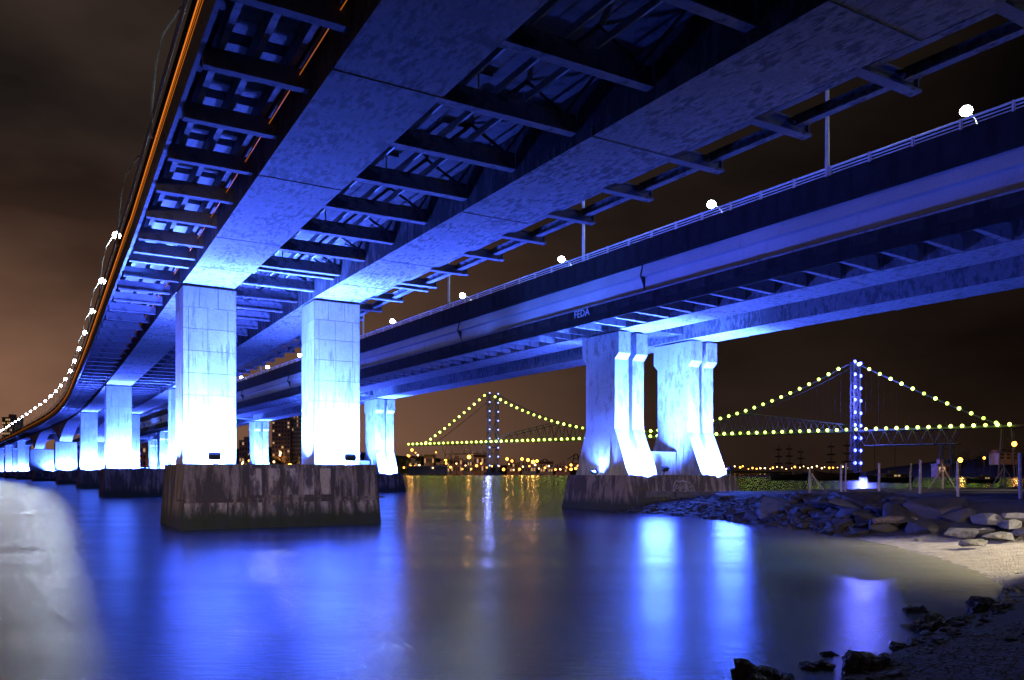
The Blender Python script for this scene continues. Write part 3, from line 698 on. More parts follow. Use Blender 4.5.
g1 = N('ShaderNodeMapRange', t); g1.interpolation_type = 'SMOOTHSTEP'; g1.inputs[1].default_value = 20; g1.inputs[2].default_value = 22.5; K(sp.outputs[1], g1.inputs[0])
xa_ = N('ShaderNodeMath', t, operation='MULTIPLY_ADD'); xa_.inputs[1].default_value = 1.6; K(sp.outputs[0], xa_.inputs[0]); K(sp.outputs[1], xa_.inputs[2])
ya = N('ShaderNodeMath', t, operation='MULTIPLY_ADD'); ya.inputs[1].default_value = 3.0; K(n1.outputs[0], ya.inputs[0]); K(xa_.outputs[0], ya.inputs[2])
g2 = N('ShaderNodeMapRange', t); g2.inputs[1].default_value = 63.2; g2.inputs[2].default_value = 62.2; K(ya.outputs[0], g2.inputs[0])
gm2 = N('ShaderNodeMath', t, operation='MULTIPLY'); K(g1.outputs[0], gm2.inputs[0]); K(g2.outputs[0], gm2.inputs[1])
sr = N('ShaderNodeValToRGB', t); sr.color_ramp.elements[0].color = (.30, .26, .19, 1); sr.color_ramp.elements[1].color = (.52, .47, .36, 1); sr.color_ramp.elements[0].position = .35; sr.color_ramp.elements[1].position = .65; K(n1.outputs[0], sr.inputs[0])
dr = N('ShaderNodeValToRGB', t); dr.color_ramp.elements[0].color = (.012, .010, .009, 1); dr.color_ramp.elements[1].color = (.038, .030, .024, 1); dr.color_ramp.elements[0].position = .35; dr.color_ramp.elements[1].position = .7; K(n1.outputs[0], dr.inputs[0])
mx = N('ShaderNodeMix', t, data_type='RGBA'); K(gm2.outputs[0], mx.inputs[0]); K(dr.outputs[0], mx.inputs[6]); K(sr.outputs[0], mx.inputs[7]); K(mx.outputs[2], b.inputs['Base Color'])
ba = N('ShaderNodeMath', t, operation='ADD'); K(n1.outputs[0], ba.inputs[0]); K(n2.outputs[0], ba.inputs[1])
bp = N('ShaderNodeBump', t); bp.inputs['Strength'].default_value = .9; bp.inputs['Distance'].default_value = .08; K(ba.outputs[0], bp.inputs['Height']); K(bp.outputs[0], b.inputs['Normal'])
b.inputs['Roughness'].default_value = .85
M_GROUND = m
tag(gm_.build('ground', M_GROUND, smooth=True), 'rocky spit, pale sand beach and dark near bank', None, None, 'structure')
# concrete path edge along the spit: kerb pieces
M_KERB = M_SLABR
# ------------------------------------------------------------------ rocks
def hull(seed, sx, sy, sz, n=16):
    r = random.Random(seed); bm = bmesh.new()
    for _ in range(n):
        v = Vector((r.gauss(0, 1), r.gauss(0, 1), r.gauss(0, 1))).normalized()
        v = Vector([max(-.72, min(.72, q)) for q in v])*(.85+.3*r.random())
        bm.verts.new((v.x*sx, v.y*sy, v.z*sz))
    res = bmesh.ops.convex_hull(bm, input=bm.verts)
    bmesh.ops.delete(bm, geom=[g for g in bm.verts if not g.link_faces], context='VERTS')
    bmesh.ops.bevel(bm, geom=bm.edges[:], offset=.05*min(sx, sy, sz), segments=1, affect='EDGES')
    return bm
def rock_mesh(seed, sx, sy, sz, mat, name='rock', rough=False):
    bm = hull(seed, sx, sy, sz, 22 if rough else 16)
    if rough:
        bmesh.ops.triangulate(bm, faces=bm.faces)
        for _ in range(4): bmesh.ops.subdivide_edges(bm, edges=[e_ for e_ in bm.edges if e_.calc_length() > .07*sx], cuts=1, use_grid_fill=False); bmesh.ops.triangulate(bm, faces=bm.faces)
        for v in bm.verts:
            q = noise.fractal(v.co*(2.6/sx)+Vector((seed, 0, 0)), .7, 2.2, 6); v.co += v.co.normalized()*q*.24*sx
    bmesh.ops.recalc_face_normals(bm, faces=bm.faces)
    me = bpy.data.meshes.new(name); bm.to_mesh(me); bm.free(); me.materials.append(mat); return me
RK = [rock_mesh(i+3, 1, .8, .55, M_ROCK) for i in range(6)]
SL = [rock_mesh(i+40, 1.2, .8, .16, M_SLABR, 'slab') for i in range(3)]
RL = [rock_mesh(i+60, 1, .7, .32, M_ROCKL) for i in range(4)]
WR = [rock_mesh(i+80, 1, .8, .62, M_WETR, rough=True) for i in range(5)]
def put_rock(me, x, y, s, label, group=None, dz=0, rot=None, cat='rock', name='rock'):
    z = max(ground_z(x, y), -.1)+dz
    o = place(name, me, None, (x, y, z), rot=rot or (random.uniform(-.25, .25), random.uniform(-.25, .25), random.uniform(0, 6.28)), scale=(s,)*3 if not isinstance(s, tuple) else s)
    return tag(o, label, cat, group)
def gp(x, y, z=0.0):                         # where the sight line through a photograph point meets the ground
    if z > .15:
        Y = 12.0
        while Y < 95:
            if HC-(y-472)/800*Y <= max(0, ground_z((x-512)/800*Y, Y))+.12: break
            Y += .15
        return (x-512)/800*Y, Y
    Y = 800*(HC-z)/(y-472); return (x-512)/800*Y, Y
# wet black rocks in the foreground shallows
for (a, b_, r, sz, lab) in ((765, 674, .62, 0, 'black wet rock at the bottom edge, left of the other foreground rocks'), (812, 660, .40, 1, 'pointed black rock standing in the water near the bottom edge'),
        (828, 648, .30, 2, 'black rock just behind the pointed one in the water'), (880, 640, .16, 3, 'small black rock alone in the shallows below the big rocks'),
        (842, 634, .12, 0, 'tiny rock left of a twin, barely above the water'), (855, 634, .13, 1, 'tiny rock right of a twin, barely above the water'),
        (916, 606, .45, 2, 'rounded black boulder behind the big foreground boulder'), (930, 624, .66, 3, 'big rugged black boulder at the water edge'),
        (990, 617, .60, 4, 'long black boulder against the gravel bank'), (904, 648, .28, 0, 'black rock at the foot of the gravel bank'),
        (957, 592, .17, 1, 'small dark rock in calm water below the beach'), (1019, 574, .16, 2, 'dark rock at the right frame edge on the wet sand'),
        (670, 670, .10, 3, 'tiny submerged rock farthest left in the foreground water'), (868, 674, .55, 4, 'low black rock in front of the gravel bank at bottom')):
    x, y = gp(a, b_, .1); put_rock(WR[sz], x, y, r, lab, 'black rocks in the foreground water', dz=-min(.2, .5*max(0, ground_z(x, y))))
# pale stones on the sand
for (a, b_, r, sz, lab, zz) in ((996, 524, 1.15, 0, 'large pale greenish stone on top of the pile on the sand', .7), (962, 537, .75, 1, 'pale stone at the left of the pile on the sand', .4),
        (996, 540, .75, 2, 'flat pale stone lying low on the sand', .35), (1018, 536, .7, 3, 'pale stone at the right of the pile on the sand', .5), (975, 546, .6, 1, 'thin pale slab in front of the stone pile', .3), (918, 538, .22, 0, 'lone small stone on the sand', .35), (1010, 528, .8, 2, 'angular pale stone leaning behind the flat one on the sand', .6), (1019, 521, .9, 1, 'upper right pale stone of the pile at the frame edge', .8), (982, 531, .5, 3, 'small pale stone wedged under the large greenish one', .45), (948, 533, .3, 2, 'small flat stone left of the pile on the sand', .35)):
    x, y = gp(a, b_, zz); put_rock(RL[sz], x, y, r, lab, 'pale stones on the sand', dz=.22 if r > .5 else .03)
# boulders and slabs on the spit
for i, (a, b_, zz, s_, lab) in enumerate(((862, 503, 1.0, 1.3, 'flat dark boulder high on the spit, left of centre'), (905, 515, .8, 1.5, 'long dark boulder lying above the sand'), (848, 515, .6, 1.1, 'dark angular boulder above the water line'),
        (800, 512, .5, 1.0, 'dark boulder left of the tilted plank on the spit'), (935, 507, 1.2, 1.6, 'broad dark mound boulder below the fence'), (888, 526, .4, 1.0, 'dark boulder touching the edge of the sand'),
        (925, 527, .5, .9, 'weathered boulder beside the log on the spit'), (960, 515, .9, 1.0, 'round dark boulder right of the log'), (870, 520, .5, 1.0, 'dark boulder under the flat one'), (825, 524, .3, .7, 'small boulder at the water line of the spit'))):
    x, y = gp(a, b_, zz); put_rock(RK[i % 6], x, y, s_, lab, 'dark boulders on the spit')
for i, (a, b_, zz, s_, lab, rt) in enumerate(((775, 511, .6, 1.5, 'pale tilted concrete slab sloping to the water', (.1, -.5, .9)), (850, 508, 1.0, 1.4, 'broken concrete slab resting on the rocks', (.3, .2, .3)), (700, 505, .4, .9, 'broken slab lying near the pier block', (0, .15, .2)),
        (725, 498, 1.0, 1.0, 'blue-lit slab fragment beside the pier block', (.1, .1, .6)))):
    x, y = gp(a, b_, zz); put_rock(SL[i % 3], x, y, s_, lab, 'broken slabs', dz=.25, rot=rt, cat='slab', name='broken_slab')
# log
x, y = gp(905, 524, .6); tag(MB().tube([(-1.4, 0, 0), (-.6, .06, .05), (.4, -.03, .04), (1.3, .05, 0)], [.13, .17, .15, .10], 9).build('driftwood_log', M_WOOD, None, loc=(x, y, ground_z(x, y)+.25)), 'thick driftwood log lying above the sand', 'log')
# rubble covering the slopes of the spit and the bank
rub = MB(); rr_ = random.Random(5)
hulls = []
for i in range(12):
    bm = hull(200+i, 1, .8, .5, 11); bm.verts.ensure_lookup_table(); hulls.append(([v.co.copy() for v in bm.verts], [tuple(v.index for v in f.verts) for f in bm.faces])); bm.free()
cnt = 0
while cnt < 2600:
    if rr_.random() < .78: x, y = rr_.uniform(5, 34), rr_.uniform(37, 82)
    else: x, y = rr_.uniform(0, 13), rr_.uniform(4, 20)
    d = sdist(x, y)
    if d < -.5: continue
    if y > 36:
        if d > 5.5 or (y > 60 and x > 20) or (y+1.6*(x-15) < 37): continue
        if y < 40 and d > 2 and rr_.random() < .6: continue
        s_ = rr_.choice((.2, .3, .4, .6, .85) if y < 52 else (.15, .2, .3, .35))*rr_.uniform(.7, 1.2)
    else:
        if d > .9 and rr_.random() < .97: continue
        s_ = rr_.choice((.05, .08, .12, .18))
    vs_, fs_ = hulls[rr_.randrange(12)]
    R_ = Matrix.Translation((x, y, ground_z(x, y)+s_*.05)) @ Matrix.Rotation(rr_.uniform(0, 6.28), 4, 'Z') @ Matrix.Rotation(rr_.uniform(-.5, .5), 4, 'X') @ Matrix.Diagonal((s_, s_, s_*rr_.uniform(.5, 1), 1))
    rub.add([R_ @ v for v in vs_], fs_); cnt += 1
tag(rub.build('rubble', M_ROCK), 'loose dark rubble covering the slopes of the spit', None, None, 'stuff')
grv = MB()
for _ in range(5000):
    x, y = rr_.uniform(1.5, 9), rr_.uniform(4.5, 13)
    if sdist(x, y) < .4: continue
    s_ = rr_.uniform(.012, .035); p = Vector((x, y, ground_z(x, y)))
    grv.add([p+Vector((-s_, -s_*.6, 0)), p+Vector((s_, -s_*.7, 0)), p+Vector((0, s_, 0)), p+Vector((0, 0, s_*.8))], [(0, 1, 3), (1, 2, 3), (2, 0, 3)])
tag(grv.build('gravel', M_ROCKL), 'pale gravel scattered over the near bank', None, None, 'stuff')
# water-edge concrete kerb on the spit
def kerb_line(pts, w, h, nm, lab):
    e = empty(nm, (pts[0][0], pts[0][1], 0), 0, lab, 'kerb')
    o = Vector((pts[0][0], pts[0][1], 0))
    for a, b_ in zip(pts, pts[1:]):
        a = Vector((*a, 0)); b_ = Vector((*b_, 0)); d = (b_-a); L0 = d.length; d.normalize(); n_ = max(1, int(L0/2.2))
        for k in range(n_):
            p = a+d*(k*L0/n_+.02); l = L0/n_-.04; z = 1.42
            Mx_ = Matrix.Translation(p-o) @ Matrix.Rotation(math.atan2(d.y, d.x), 4, 'Z')
            MB().box(0, l, -w/2, w/2, z-.35, z+h, Mx_).build('kerb_stone', M_SLABR, e)
kerb_line([(10.2, 61.2), (19, 60.5), (30, 61.5), (44, 64)], .5, .1, 'path_kerb', 'pale concrete kerb line running right from the pier block')
# fence posts
def post(x_px, ytop, ybase, lab, braces=False, r=.075):
    z = 1.46; Yp = 800*(HC-z)/(ybase-472); X = (x_px-512)/800*Yp; zb = ground_z(X, Yp); h = (ybase-ytop)/800*Yp
    e = empty('fence_post', (X, Yp, zb-.1), random.uniform(-.2, .2), lab, 'post', 'fence posts along the spit')
    MB().tube([(0, 0, 0), (random.uniform(-.03, .03), 0, h*.6), (random.uniform(-.05, .05), 0, h+.1)], [r, r*.95, r*.85], 7).build('post_shaft', M_POST, e)
    if braces:
        for sx in ((1,) if braces == 1 else (-1, 1)): MB().tube([(sx*1.25, .1, .05), (.02*sx, .02, h*.88)], .055, 6).build('brace', M_POST, e)
post(809.5, 468, 493, 'braced post with one long leaning strut, farthest left', 1)
post(841.5, 464, 495, 'left post of the close pair on the spit'); post(845.5, 463, 494, 'right post of the close pair on the spit', r=.06)
post(879, 463, 497, 'single slim post right of the close pair'); post(910.5, 463, 490, 'slim post in front of the two-masted boat')
post(920, 460, 494, 'thick upright post just right of the two-masted boat', r=.1)
post(942.5, 463.5, 489, 'post with struts on both sides, left one of two such', 2); post(958, 461, 497, 'tall post below the orange lamp', r=.09)
post(1004.5, 463, 488, 'post with struts on both sides, right one of two such', 2); post(1020.5, 454, 500, 'tallest post, at the right frame edge', r=.1)

# unseen shore lamp, added beyond the right of the frame to light the beach
e = empty('unseen_shore_lamp', (31, 25, ground_z(31, 25)), 0, 'unseen lamp post added beyond the right frame edge to light the beach', 'street lamp')
MB().tube([(0, 0, 0), (0, 0, 6.8), (-1.0, 0, 7.3)], [.09, .06, .05], 6).build('pole', M_STEEL, e)
MB().ball((-1.1, 0, 7.25), .25, 8, 5, .4).build('lamp_head', M_STEEL, e)
spot('shore_fill_light', (29.9, 25, ground_z(31, 25)+6.9), (17.5, 27.5, 0), 30000, (1.0, .87, .62), 50, .7, .15)
e = empty('unseen_shore_lamp', (54, 66, 1.4), 0, 'unseen lamp post added on the spit to light the fence posts', 'street lamp')  # unseen lamp, put here to brighten the fence posts
MB().tube([(0, 0, 0), (0, 0, 5.0), (-.8, 0, 5.4)], [.09, .06, .05], 6).build('pole', M_STEEL, e)
MB().ball((-.9, 0, 5.35), .25, 8, 5, .4).build('lamp_head', M_STEEL, e)
spot('shore_fill_light', (53, 66, 6.3), (30, 69, 1.6), 13000, (1.0, .78, .55), 70, .8, .15)
spot('shore_fill_light', (10, -14, 9), (17.5, 53, 1.0), 60000, (1.0, .80, .60), 23, .5, .2)  # added spot with no fixture, warms the spit and its rocks
# unseen lamp added behind the viewer for warm light on the pier block
e = empty('unseen_shore_lamp', (-24, -14, 0), 0, 'unseen lamp post added behind the viewer to light the pier block', 'street lamp')
MB().tube([(0, 0, -1), (0, 0, 8.8)], .09, 6).build('pole', M_STEEL, e); MB().ball((0, 0, 9.1), .3, 8, 5).build('lamp_head', M_LENS, e)
spot('shore_fill_light', (-24, -13.6, 9.0), (-12, 42, 1.5), 60000, (1.0, .80, .66), 30, .8, .2)

# ================================================================== suspension bridge
SR = Vector((231, 538, 0)); SLp = Vector((-18, 749, 0)); U = (SLp-SR); SPAN = U.length; U.normalize(); V = Vector((U.y, -U.x, 0))
SB = empty('suspension_bridge', SR, 0, 'distant steel suspension bridge strung with yellow-green bulbs', 'bridge')
def S(k, v, z): return U*k+V*v+Vector((0, 0, z))       # local to SB (k from the right tower)
HT, HD, BK = 76.5, 31.0, 86.0
def cable_z(k):
    if k < 0: return HD+(HT-HD)*max(0,1+k/BK)**1.08
    if k > SPAN: return HD+(HT-HD)*max(0,1-(k-SPAN)/BK)**1.08
    x = abs(k-SPAN/2)/(SPAN/2); return 35+(HT-35)*x*x
hw = 6.0
for v in (-hw, hw):
    MB().tube([S(k, v, cable_z(k)) for k in rng(-BK, SPAN+BK, 6)], .35, 4).build('main_cable', M_BST, SB)
    mb = MB()
    for k in rng(-BK+6, SPAN+BK-6, 8): mb.tube([S(k, v, HD), S(k, v, cable_z(k))], .022, 3, False)
    tag(mb.build('hanger_rods', M_BST, SB), kind='stuff')
mb = MB(); mb.add([S(-BK-60, -hw, HD-1.2), S(SPAN+BK+25, -hw, HD-1.2), S(SPAN+BK+25, hw, HD-1.2), S(-BK-60, hw, HD-1.2), S(-BK-60, -hw, HD), S(SPAN+BK+25, -hw, HD), S(SPAN+BK+25, hw, HD), S(-BK-60, hw, HD)], [(3, 2, 1, 0), (4, 5, 6, 7), (0, 1, 5, 4), (1, 2, 6, 5), (2, 3, 7, 6), (3, 0, 4, 7)]).build('deck', M_BST, SB)
# stiffening truss: above the deck in the middle span (deepening), below it in the side spans
def truss(k0, k1, zf0, zf1, n):
    mb = MB()
    for v in (-hw, hw):
        ks = rng(k0, k1, (k1-k0)/n)
        for i in range(n):
            a, b_ = ks[i], ks[i+1]; mid = (a+b_)/2
            mb.tube([S(a, v, zf0(a)), S(mid, v, zf1(mid)), S(b_, v, zf0(b_))], .28, 4, False)
            mb.tube([S(max(k0, a-(b_-a)/2), v, zf1(max(k0, a-(b_-a)/2))), S(mid, v, zf1(mid))], .35, 4, False)
        mb.tube([S(k, v, zf0(k)) for k in ks], .35, 4)
    return mb
zt = lambda k: HD+2+12*max(0, math.sin(PI*min(1, max(0, k/SPAN)))**.6)*(1 if k > 0 else 0) if 0 <= k <= SPAN else HD
def ztop_(k):
    x = min(k, SPAN-k)/(SPAN/2)
    return min(HD+3+14*min(1, x/.55), cable_z(k))
tag(truss(6, SPAN-6, lambda k: HD, ztop_, 40).build('stiffening_truss', M_BST, SB), kind='stuff')
for k0, k1 in ((-62, -3), (SPAN+3, SPAN+62)):
    tag(truss(k0, k1, lambda k: HD-1, lambda k: HD-10.5, 7).build('side_truss', M_BST, SB), kind='stuff')
towers = []
for ti, (k0, mat, bm_) in enumerate(((0, M_BST, M_BLUB), (SPAN, M_BST, M_WHTB))):
    for v in (-hw, hw):
        mb = MB()
        for a, b_ in ((-1.1, -1.1), (1.1, -1.1), (1.1, 1.1), (-1.1, 1.1)):
            mb.tube([S(k0+a*1.4, v+b_*1.3, 0), S(k0+a, v+b_, HD), S(k0+a, v+b_, HT)], .28, 4)
        for j in range(18):
            z = j*HT/18; s_ = 1 if j % 2 else -1
            for b_ in (-1.1, 1.1): mb.tube([S(k0-1.1*s_, v+b_, z), S(k0+1.1*s_, v+b_, z+HT/18)], .14, 3, False)
            for a in (-1.1, 1.1): mb.tube([S(k0+a, v-1.1*s_, z), S(k0+a, v+1.1*s_, z+HT/18)], .14, 3, False)
        mb.build('tower_leg', mat, SB)
        for j in range(9):
            MB().ball(S(k0-1.5, v, 9+j*(HT-9)/8), 1.15 if ti == 0 else .75, 6, 4).build('tower_bulb', bm_, SB)
        tag(MB().box(-4, 4, -3.5, 3.5, -2, 2.6, Matrix.Translation(S(k0, v, 0))).build('tower_footing', M_DSTEEL, SB))
    mb = MB()
    for z0, z1 in ((4, 26), (33, 54), (54, 75)):
        mb.tube([S(k0, -hw, z0), S(k0, hw, z1)], .45, 4).tube([S(k0, hw, z0), S(k0, -hw, z1)], .45, 4)
        mb.tube([S(k0, -hw, z1), S(k0, hw, z1)], .4, 4)
    mb.build('cross_bracing', M_BST if ti == 0 else M_BST, SB)
    w = SR+S(k0, 0, 0)
    for z in (22, 50): point('tower_light', w+Vector((-4, -20, z)), (9000 if z == 22 else 200000) if ti == 0 else 12000, (.12, .14, 1.0) if ti == 0 else (.3, .36, 1.0), 1.0)
mball = MB().ball((0, 0, 0), 1.1, 8, 5).mesh('bulb', M_BULB)
for k in rng(-BK-4, SPAN+BK+22, 6.3): place('bulb', mball, SB, S(k, -hw-1.3, HD+.3))
for k in rng(-BK+3, SPAN+BK-3, 6.6):
    if abs(k) > 4 and abs(k-SPAN) > 4: place('bulb', mball, SB, S(k, -hw-.9, cable_z(k)+.3))
# trestle legs of the approach
for k0 in (-55, -BK-2):
    mb = MB()
    for v in (-4, 4):
        for d in (-3.5, 3.5): mb.tube([S(k0+d*1.2, v*1.2, 0), S(k0+d*.7, v, HD-1.2 if k0 < -80 else HD-10.5)], .5, 4)
    for z in (9, 18): mb.tube([S(k0-3.6, 4.4, z), S(k0+3.6, 4.4, z)], .3, 4).tube([S(k0-3.6, 4.4, z), S(k0+3.6, 4.4, z+8)], .2, 3)
    mb.build('trestle_leg', M_BST, SB)
for k0 in (SPAN+56, SPAN+BK+4):
    mb = MB()
    for v in (-4, 4):
        for d in (-3.5, 3.5): mb.tube([S(k0+d*1.2, v*1.2, 0), S(k0+d*.7, v, HD-10.5)], .5, 4)
    mb.build('trestle_leg', M_BST, SB)

# ================================================================== far shores
def hill(nm, cx, cy, rx, ry, h, lab, seed=0, base=1.2, n=26):
    xs_ = [cx-rx+2*rx*i/n for i in range(n+1)]; ys_ = [cy-ry+2*ry*i/n for i in range(n+1)]
    def z(x, y):
        u, v = (x-cx)/rx, (y-cy)/ry; q = max(0, 1-(abs(u)**2.6+abs(v)**2.6))
        return -2+(base+2)*min(1, q*5)+h*q**1.3*(1+.5*noise.fractal(Vector((x*.012+seed, y*.012, seed)), 1, 2, 4))
    o = gridmesh(xs_, ys_, z).build(nm, M_HILL, smooth=False); return tag(o, lab, None, None, 'structure'), z
M_HILL = flat('hill_ground', (.035, .034, .026), .95, 0, .3, .05)
_, zC = hill('hill', -330, 960, 420, 190, 26, 'town waterfront and low hill beyond the bridges', 1)
_, zD = hill('hill', 165, 1500, 420, 160, 6, 'low far shore on the horizon', 5)
_, zE = hill('hill', 420, 610, 150, 105, 15, 'dark wooded bank at the end of the suspension bridge', 9)
_, zF = hill('hill', -400, 620, 120, 130, 14, 'dark shore seen under the bridges on the left', 11)
# buildings
def building(x0, x1, ytop, Y, depth, lab, mat, floors, cols, lit=.3, zf=None, roof=None, balc=False, seed=0, group='buildings of the town beyond the bridges'):
    r = random.Random(seed); xa, xb = (x0-512)/800*Y, (x1-512)/800*Y; zt_ = HC+(472-ytop)/800*Y; cx = (xa+xb)/2
    zb = min((zf(cx, Y) if zf else 1), zt_-4)-2; zb = max(zb, -1)
    e = empty('building', (cx, Y, zb), 0, lab, 'building', group); w = (xb-xa); h = zt_-zb
    wl = MB().box(-w/2, w/2, 0, depth, 0, h).build('wall', mat, e)
    if roof: 
        MB().prism([(-.8, h+.01), (depth+.8, h+.01), (depth/2, h+.01+w*.0+depth*.22)], -w/2-.6, w/2+.6).build('roof', M_ROOF, e)
    else:
        MB().box(-w/2-.3, w/2+.3, -.3, depth+.3, h+.005, h+.8).build('roof_slab', M_WALLS[3], e); MB().box(-w*.2, w*.15, depth*.3, depth*.7, h+.8, h+3.6).build('roof_tank', mat, e)
    a = MB(); b_ = MB(); fh = (h-3)/floors
    for i in range(floors):
        for j in range(cols):
            xx = -w/2+(j+.5)*w/cols; z = 3+i*fh; ww = w/cols*.28
            (a if r.random() < lit else b_).box(xx-ww, xx+ww, -.12, .02, z+fh*.25, z+fh*.78)
    if a.v: tag(a.build('lit_window', M_WIN, wl), kind='stuff')
    if b_.v: tag(b_.build('dark_window', M_WIND, wl), kind='stuff')
    if balc:
        c_ = MB()
        for i in range(floors):
            for j in range(0, cols, 2): xx = -w/2+(j+.5)*w/cols; c_.box(xx-w/cols*.5, xx+w/cols*.5, -1.3, -.001, 3+i*fh-.1, 3+i*fh+.9)
        tag(c_.build('balcony', mat, wl), kind='stuff')
    return e
building(272, 290, 417, 600, 14, 'tall apartment block with dark bays, left one of the pair between the near columns', M_WALLS[2], 14, 6, .22, balc=True, seed=1)
building(290.5, 303, 415, 604, 14, 'tall pale apartment block, right one of the pair between the near columns', M_WALLS[0], 14, 8, .12, seed=2)
building(239, 250, 441, 640, 12, 'low pinkish house block behind the left near column', M_WALLS[1], 6, 4, .3, seed=3)
building(250, 258, 432, 660, 12, 'narrow brown block behind the left near column', M_WALLS[2], 8, 3, .25, seed=4)
building(136, 146, 447, 560, 12, 'orange-lit brown block left of the near pier', M_WALLS[1], 4, 3, .25, seed=5)
building(146.5, 155, 440, 570, 12, 'square pinkish block in the middle of the three left of the near pier', M_WALLS[1], 4, 3, .1, seed=6)
building(155.5, 163, 436, 580, 12, 'darker tall block nearest the near pier on its left', M_WALLS[2], 5, 3, .1, seed=7)
for i, (a, b_, yt, lab) in enumerate(((436, 450, 463, 'long low waterfront shed with few lit windows'), (451, 462, 459, 'pale boxy waterfront building left of the suspension tower'), (424, 434, 457, 'house with gabled roof left on the waterfront'), (463, 474, 461, 'pinkish waterfront house left of the dark narrow block'), (406, 420, 462, 'low house near the second column'),
        (474, 486, 457, 'dark narrow block beside the suspension tower'), (507, 520, 463, 'low warm-lit shed right of the suspension tower'), (522, 536, 461, 'warm-lit warehouse right of the tower'), (540, 553, 464, 'low warehouse among orange lamps'), (556, 570, 465, 'long low quay building'))):
    building(a, b_, yt, 790+i*3, 12, lab, M_WALLS[i % 4], 2, 5, .3, zf=lambda x, y: 1.5, roof=(i % 3 == 2), seed=20+i)
building(2, 12, 418, 680, 16, 'tall lit tower block above the far bend of the left bridge', M_WALLS[0], 16, 6, .5, seed=50)
building(13, 20, 436, 690, 16, 'shorter lit block right of the far tower block', M_WALLS[3], 11, 5, .5, seed=51)
building(999, 1018, 453, 480, 10, 'house with pale gable beside the orange lamp on the right shore', M_WALLS[0], 2, 3, .2, zf=lambda x, y: 9.5, roof=True, seed=60)
building(938, 950, 465, 497, 8, 'small orange-lit boathouse at the water edge', M_WALLS[1], 1, 3, .6, seed=61)
# port cranes (dark pyramidal silhouettes)
for i, (a, yt, lab) in enumerate(((576, 452, 'dark conical crane tower at the quay beside the pier'), (545, 457, 'smaller dark crane on the quay'))):
    p = px(a, 472, 840); e = empty('quay_crane', (p.x, p.y, 1), 0, lab, 'crane'); h = (472-yt)/800*840
    mb = MB()
    for sx in (-1, 1):
        for sy in (-1, 1): mb.tube([(sx*7, sy*5, 0), (sx*1.2, sy*1, h)], .5, 4)
    for z in (.25, .5, .75):
        q = 7*(1-z)+1.2*z; mb.tube([(-q, -3, h*z), (q, -3, h*z)], .4, 4)
    mb.build('crane_frame', M_DSTEEL, e); MB().tube([(-9, 0, h*.72), (0, 0, h), (5, 0, h*.8)], .4, 4).build('crane_jib', M_DSTEEL, e)
# quay / low jetty (white band) near the second column
tag(MB().box(-100, -62, 770, 774, -1, 7.6).box(-100, -62, 764, 779, 7.6, 9.0).build('jetty', M_WALLS[3]), 'pale low jetty roof right of the second pier', 'jetty')
# sodium lamps of the waterfront
m_sod = MB().ball((0, 0, 0), 1.0, 6, 4).mesh('lamp_glass', M_SOD); m_wrm = MB().ball((0, 0, 0), .75, 6, 4).mesh('lamp_glass', M_WARM)
m_pol = MB().tube([(0, 0, 0), (0, 0, 1)], .14, 4).mesh('pole', M_DSTEEL)
def townlamp(x, y, Y, lab, me=None, power=12000, zb=1.0, sc_=1.0, group='waterfront lamps', col=(1, .45, .1)):
    p = px(x, y, Y); e = empty('street_lamp', (p.x, p.y, zb), 0, lab, 'street lamp', group); h = max(2, p.z-zb)
    place('pole', m_pol, e, (0, .0, 0), scale=(1, 1, h)); place('lamp_glass', me or m_sod, e, (0, -.2, h), scale=(sc_,)*3)
    if power: point('town_light', (p.x, p.y-2.5, p.z), power*.05, col, .6)
rl = random.Random(12)
tl = [(412, 450, 60000, 1.5, 'orange lamp by the second pier, left of the waterfront'), (409, 456, 30000, 1.2, 'orange lamp just below another beside the second pier'), (469, 457, 90000, 2.2, 'bright orange star-like lamp left of the suspension tower'),
      (507, 459, 40000, 1.6, 'orange lamp immediately right of the suspension tower'), (512, 461, 30000, 1.3, 'second orange lamp right of the tower'), (522, 459, 50000, 1.6, 'orange lamp in the bright quay cluster, leftmost'), (528, 460, 50000, 1.8, 'orange lamp in the bright quay cluster, second'),
      (533, 462, 60000, 2.0, 'brightest orange lamp in the quay cluster'), (537, 461, 40000, 1.6, 'orange lamp at the right of the quay cluster'), (571, 465, 30000, 1.4, 'orange lamp by the quay crane'), (578, 466, 20000, 1.2, 'orange lamp right beside the nearest right pier')]
for a, b_, P_, s_, lab in tl: townlamp(a, b_, 775, lab, None, P_, 1, s_*.9)
for i in range(34):
    a = 404+i*5.2+rl.uniform(-1.5, 1.5); b_ = rl.uniform(463, 470)
    townlamp(a, b_, rl.uniform(765, 785), 'small lamp low along the town waterfront, %s from the left' % ordw[i], rl.choice((m_sod, m_sod, m_wrm)), 0, 1, rl.uniform(.6, 1.5), 'small quay lamps')
for i, a in enumerate(sorted([134+rl.random()*29 for _ in range(8)]+[238+rl.random()*62 for _ in range(11)]+[404+rl.random()*66 for _ in range(7)])):
    b_ = rl.uniform(452, 468)
    townlamp(a, b_, rl.uniform(560, 600) if a < 310 else 770, 'small town lamp glimpsed between the bridge columns, %s from the left' % ordw[i], rl.choice((m_sod, m_wrm)), 14000 if i % 3 == 0 else 0, 1, rl.uniform(.5, 1.1), 'small town lamps')
townlamp(290, 466, 540, 'big golden lamp between the two near columns', m_sod, 60000, 1, 1.8)
townlamp(277, 466, 540, 'white lamp left of the golden lamp between the near columns', m_wrm, 10000, 1, 1.4, col=(1, .9, .7))
townlamp(138, 458, 540, 'golden lamp left of the near pier', m_sod, 60000, 1, 1.8)
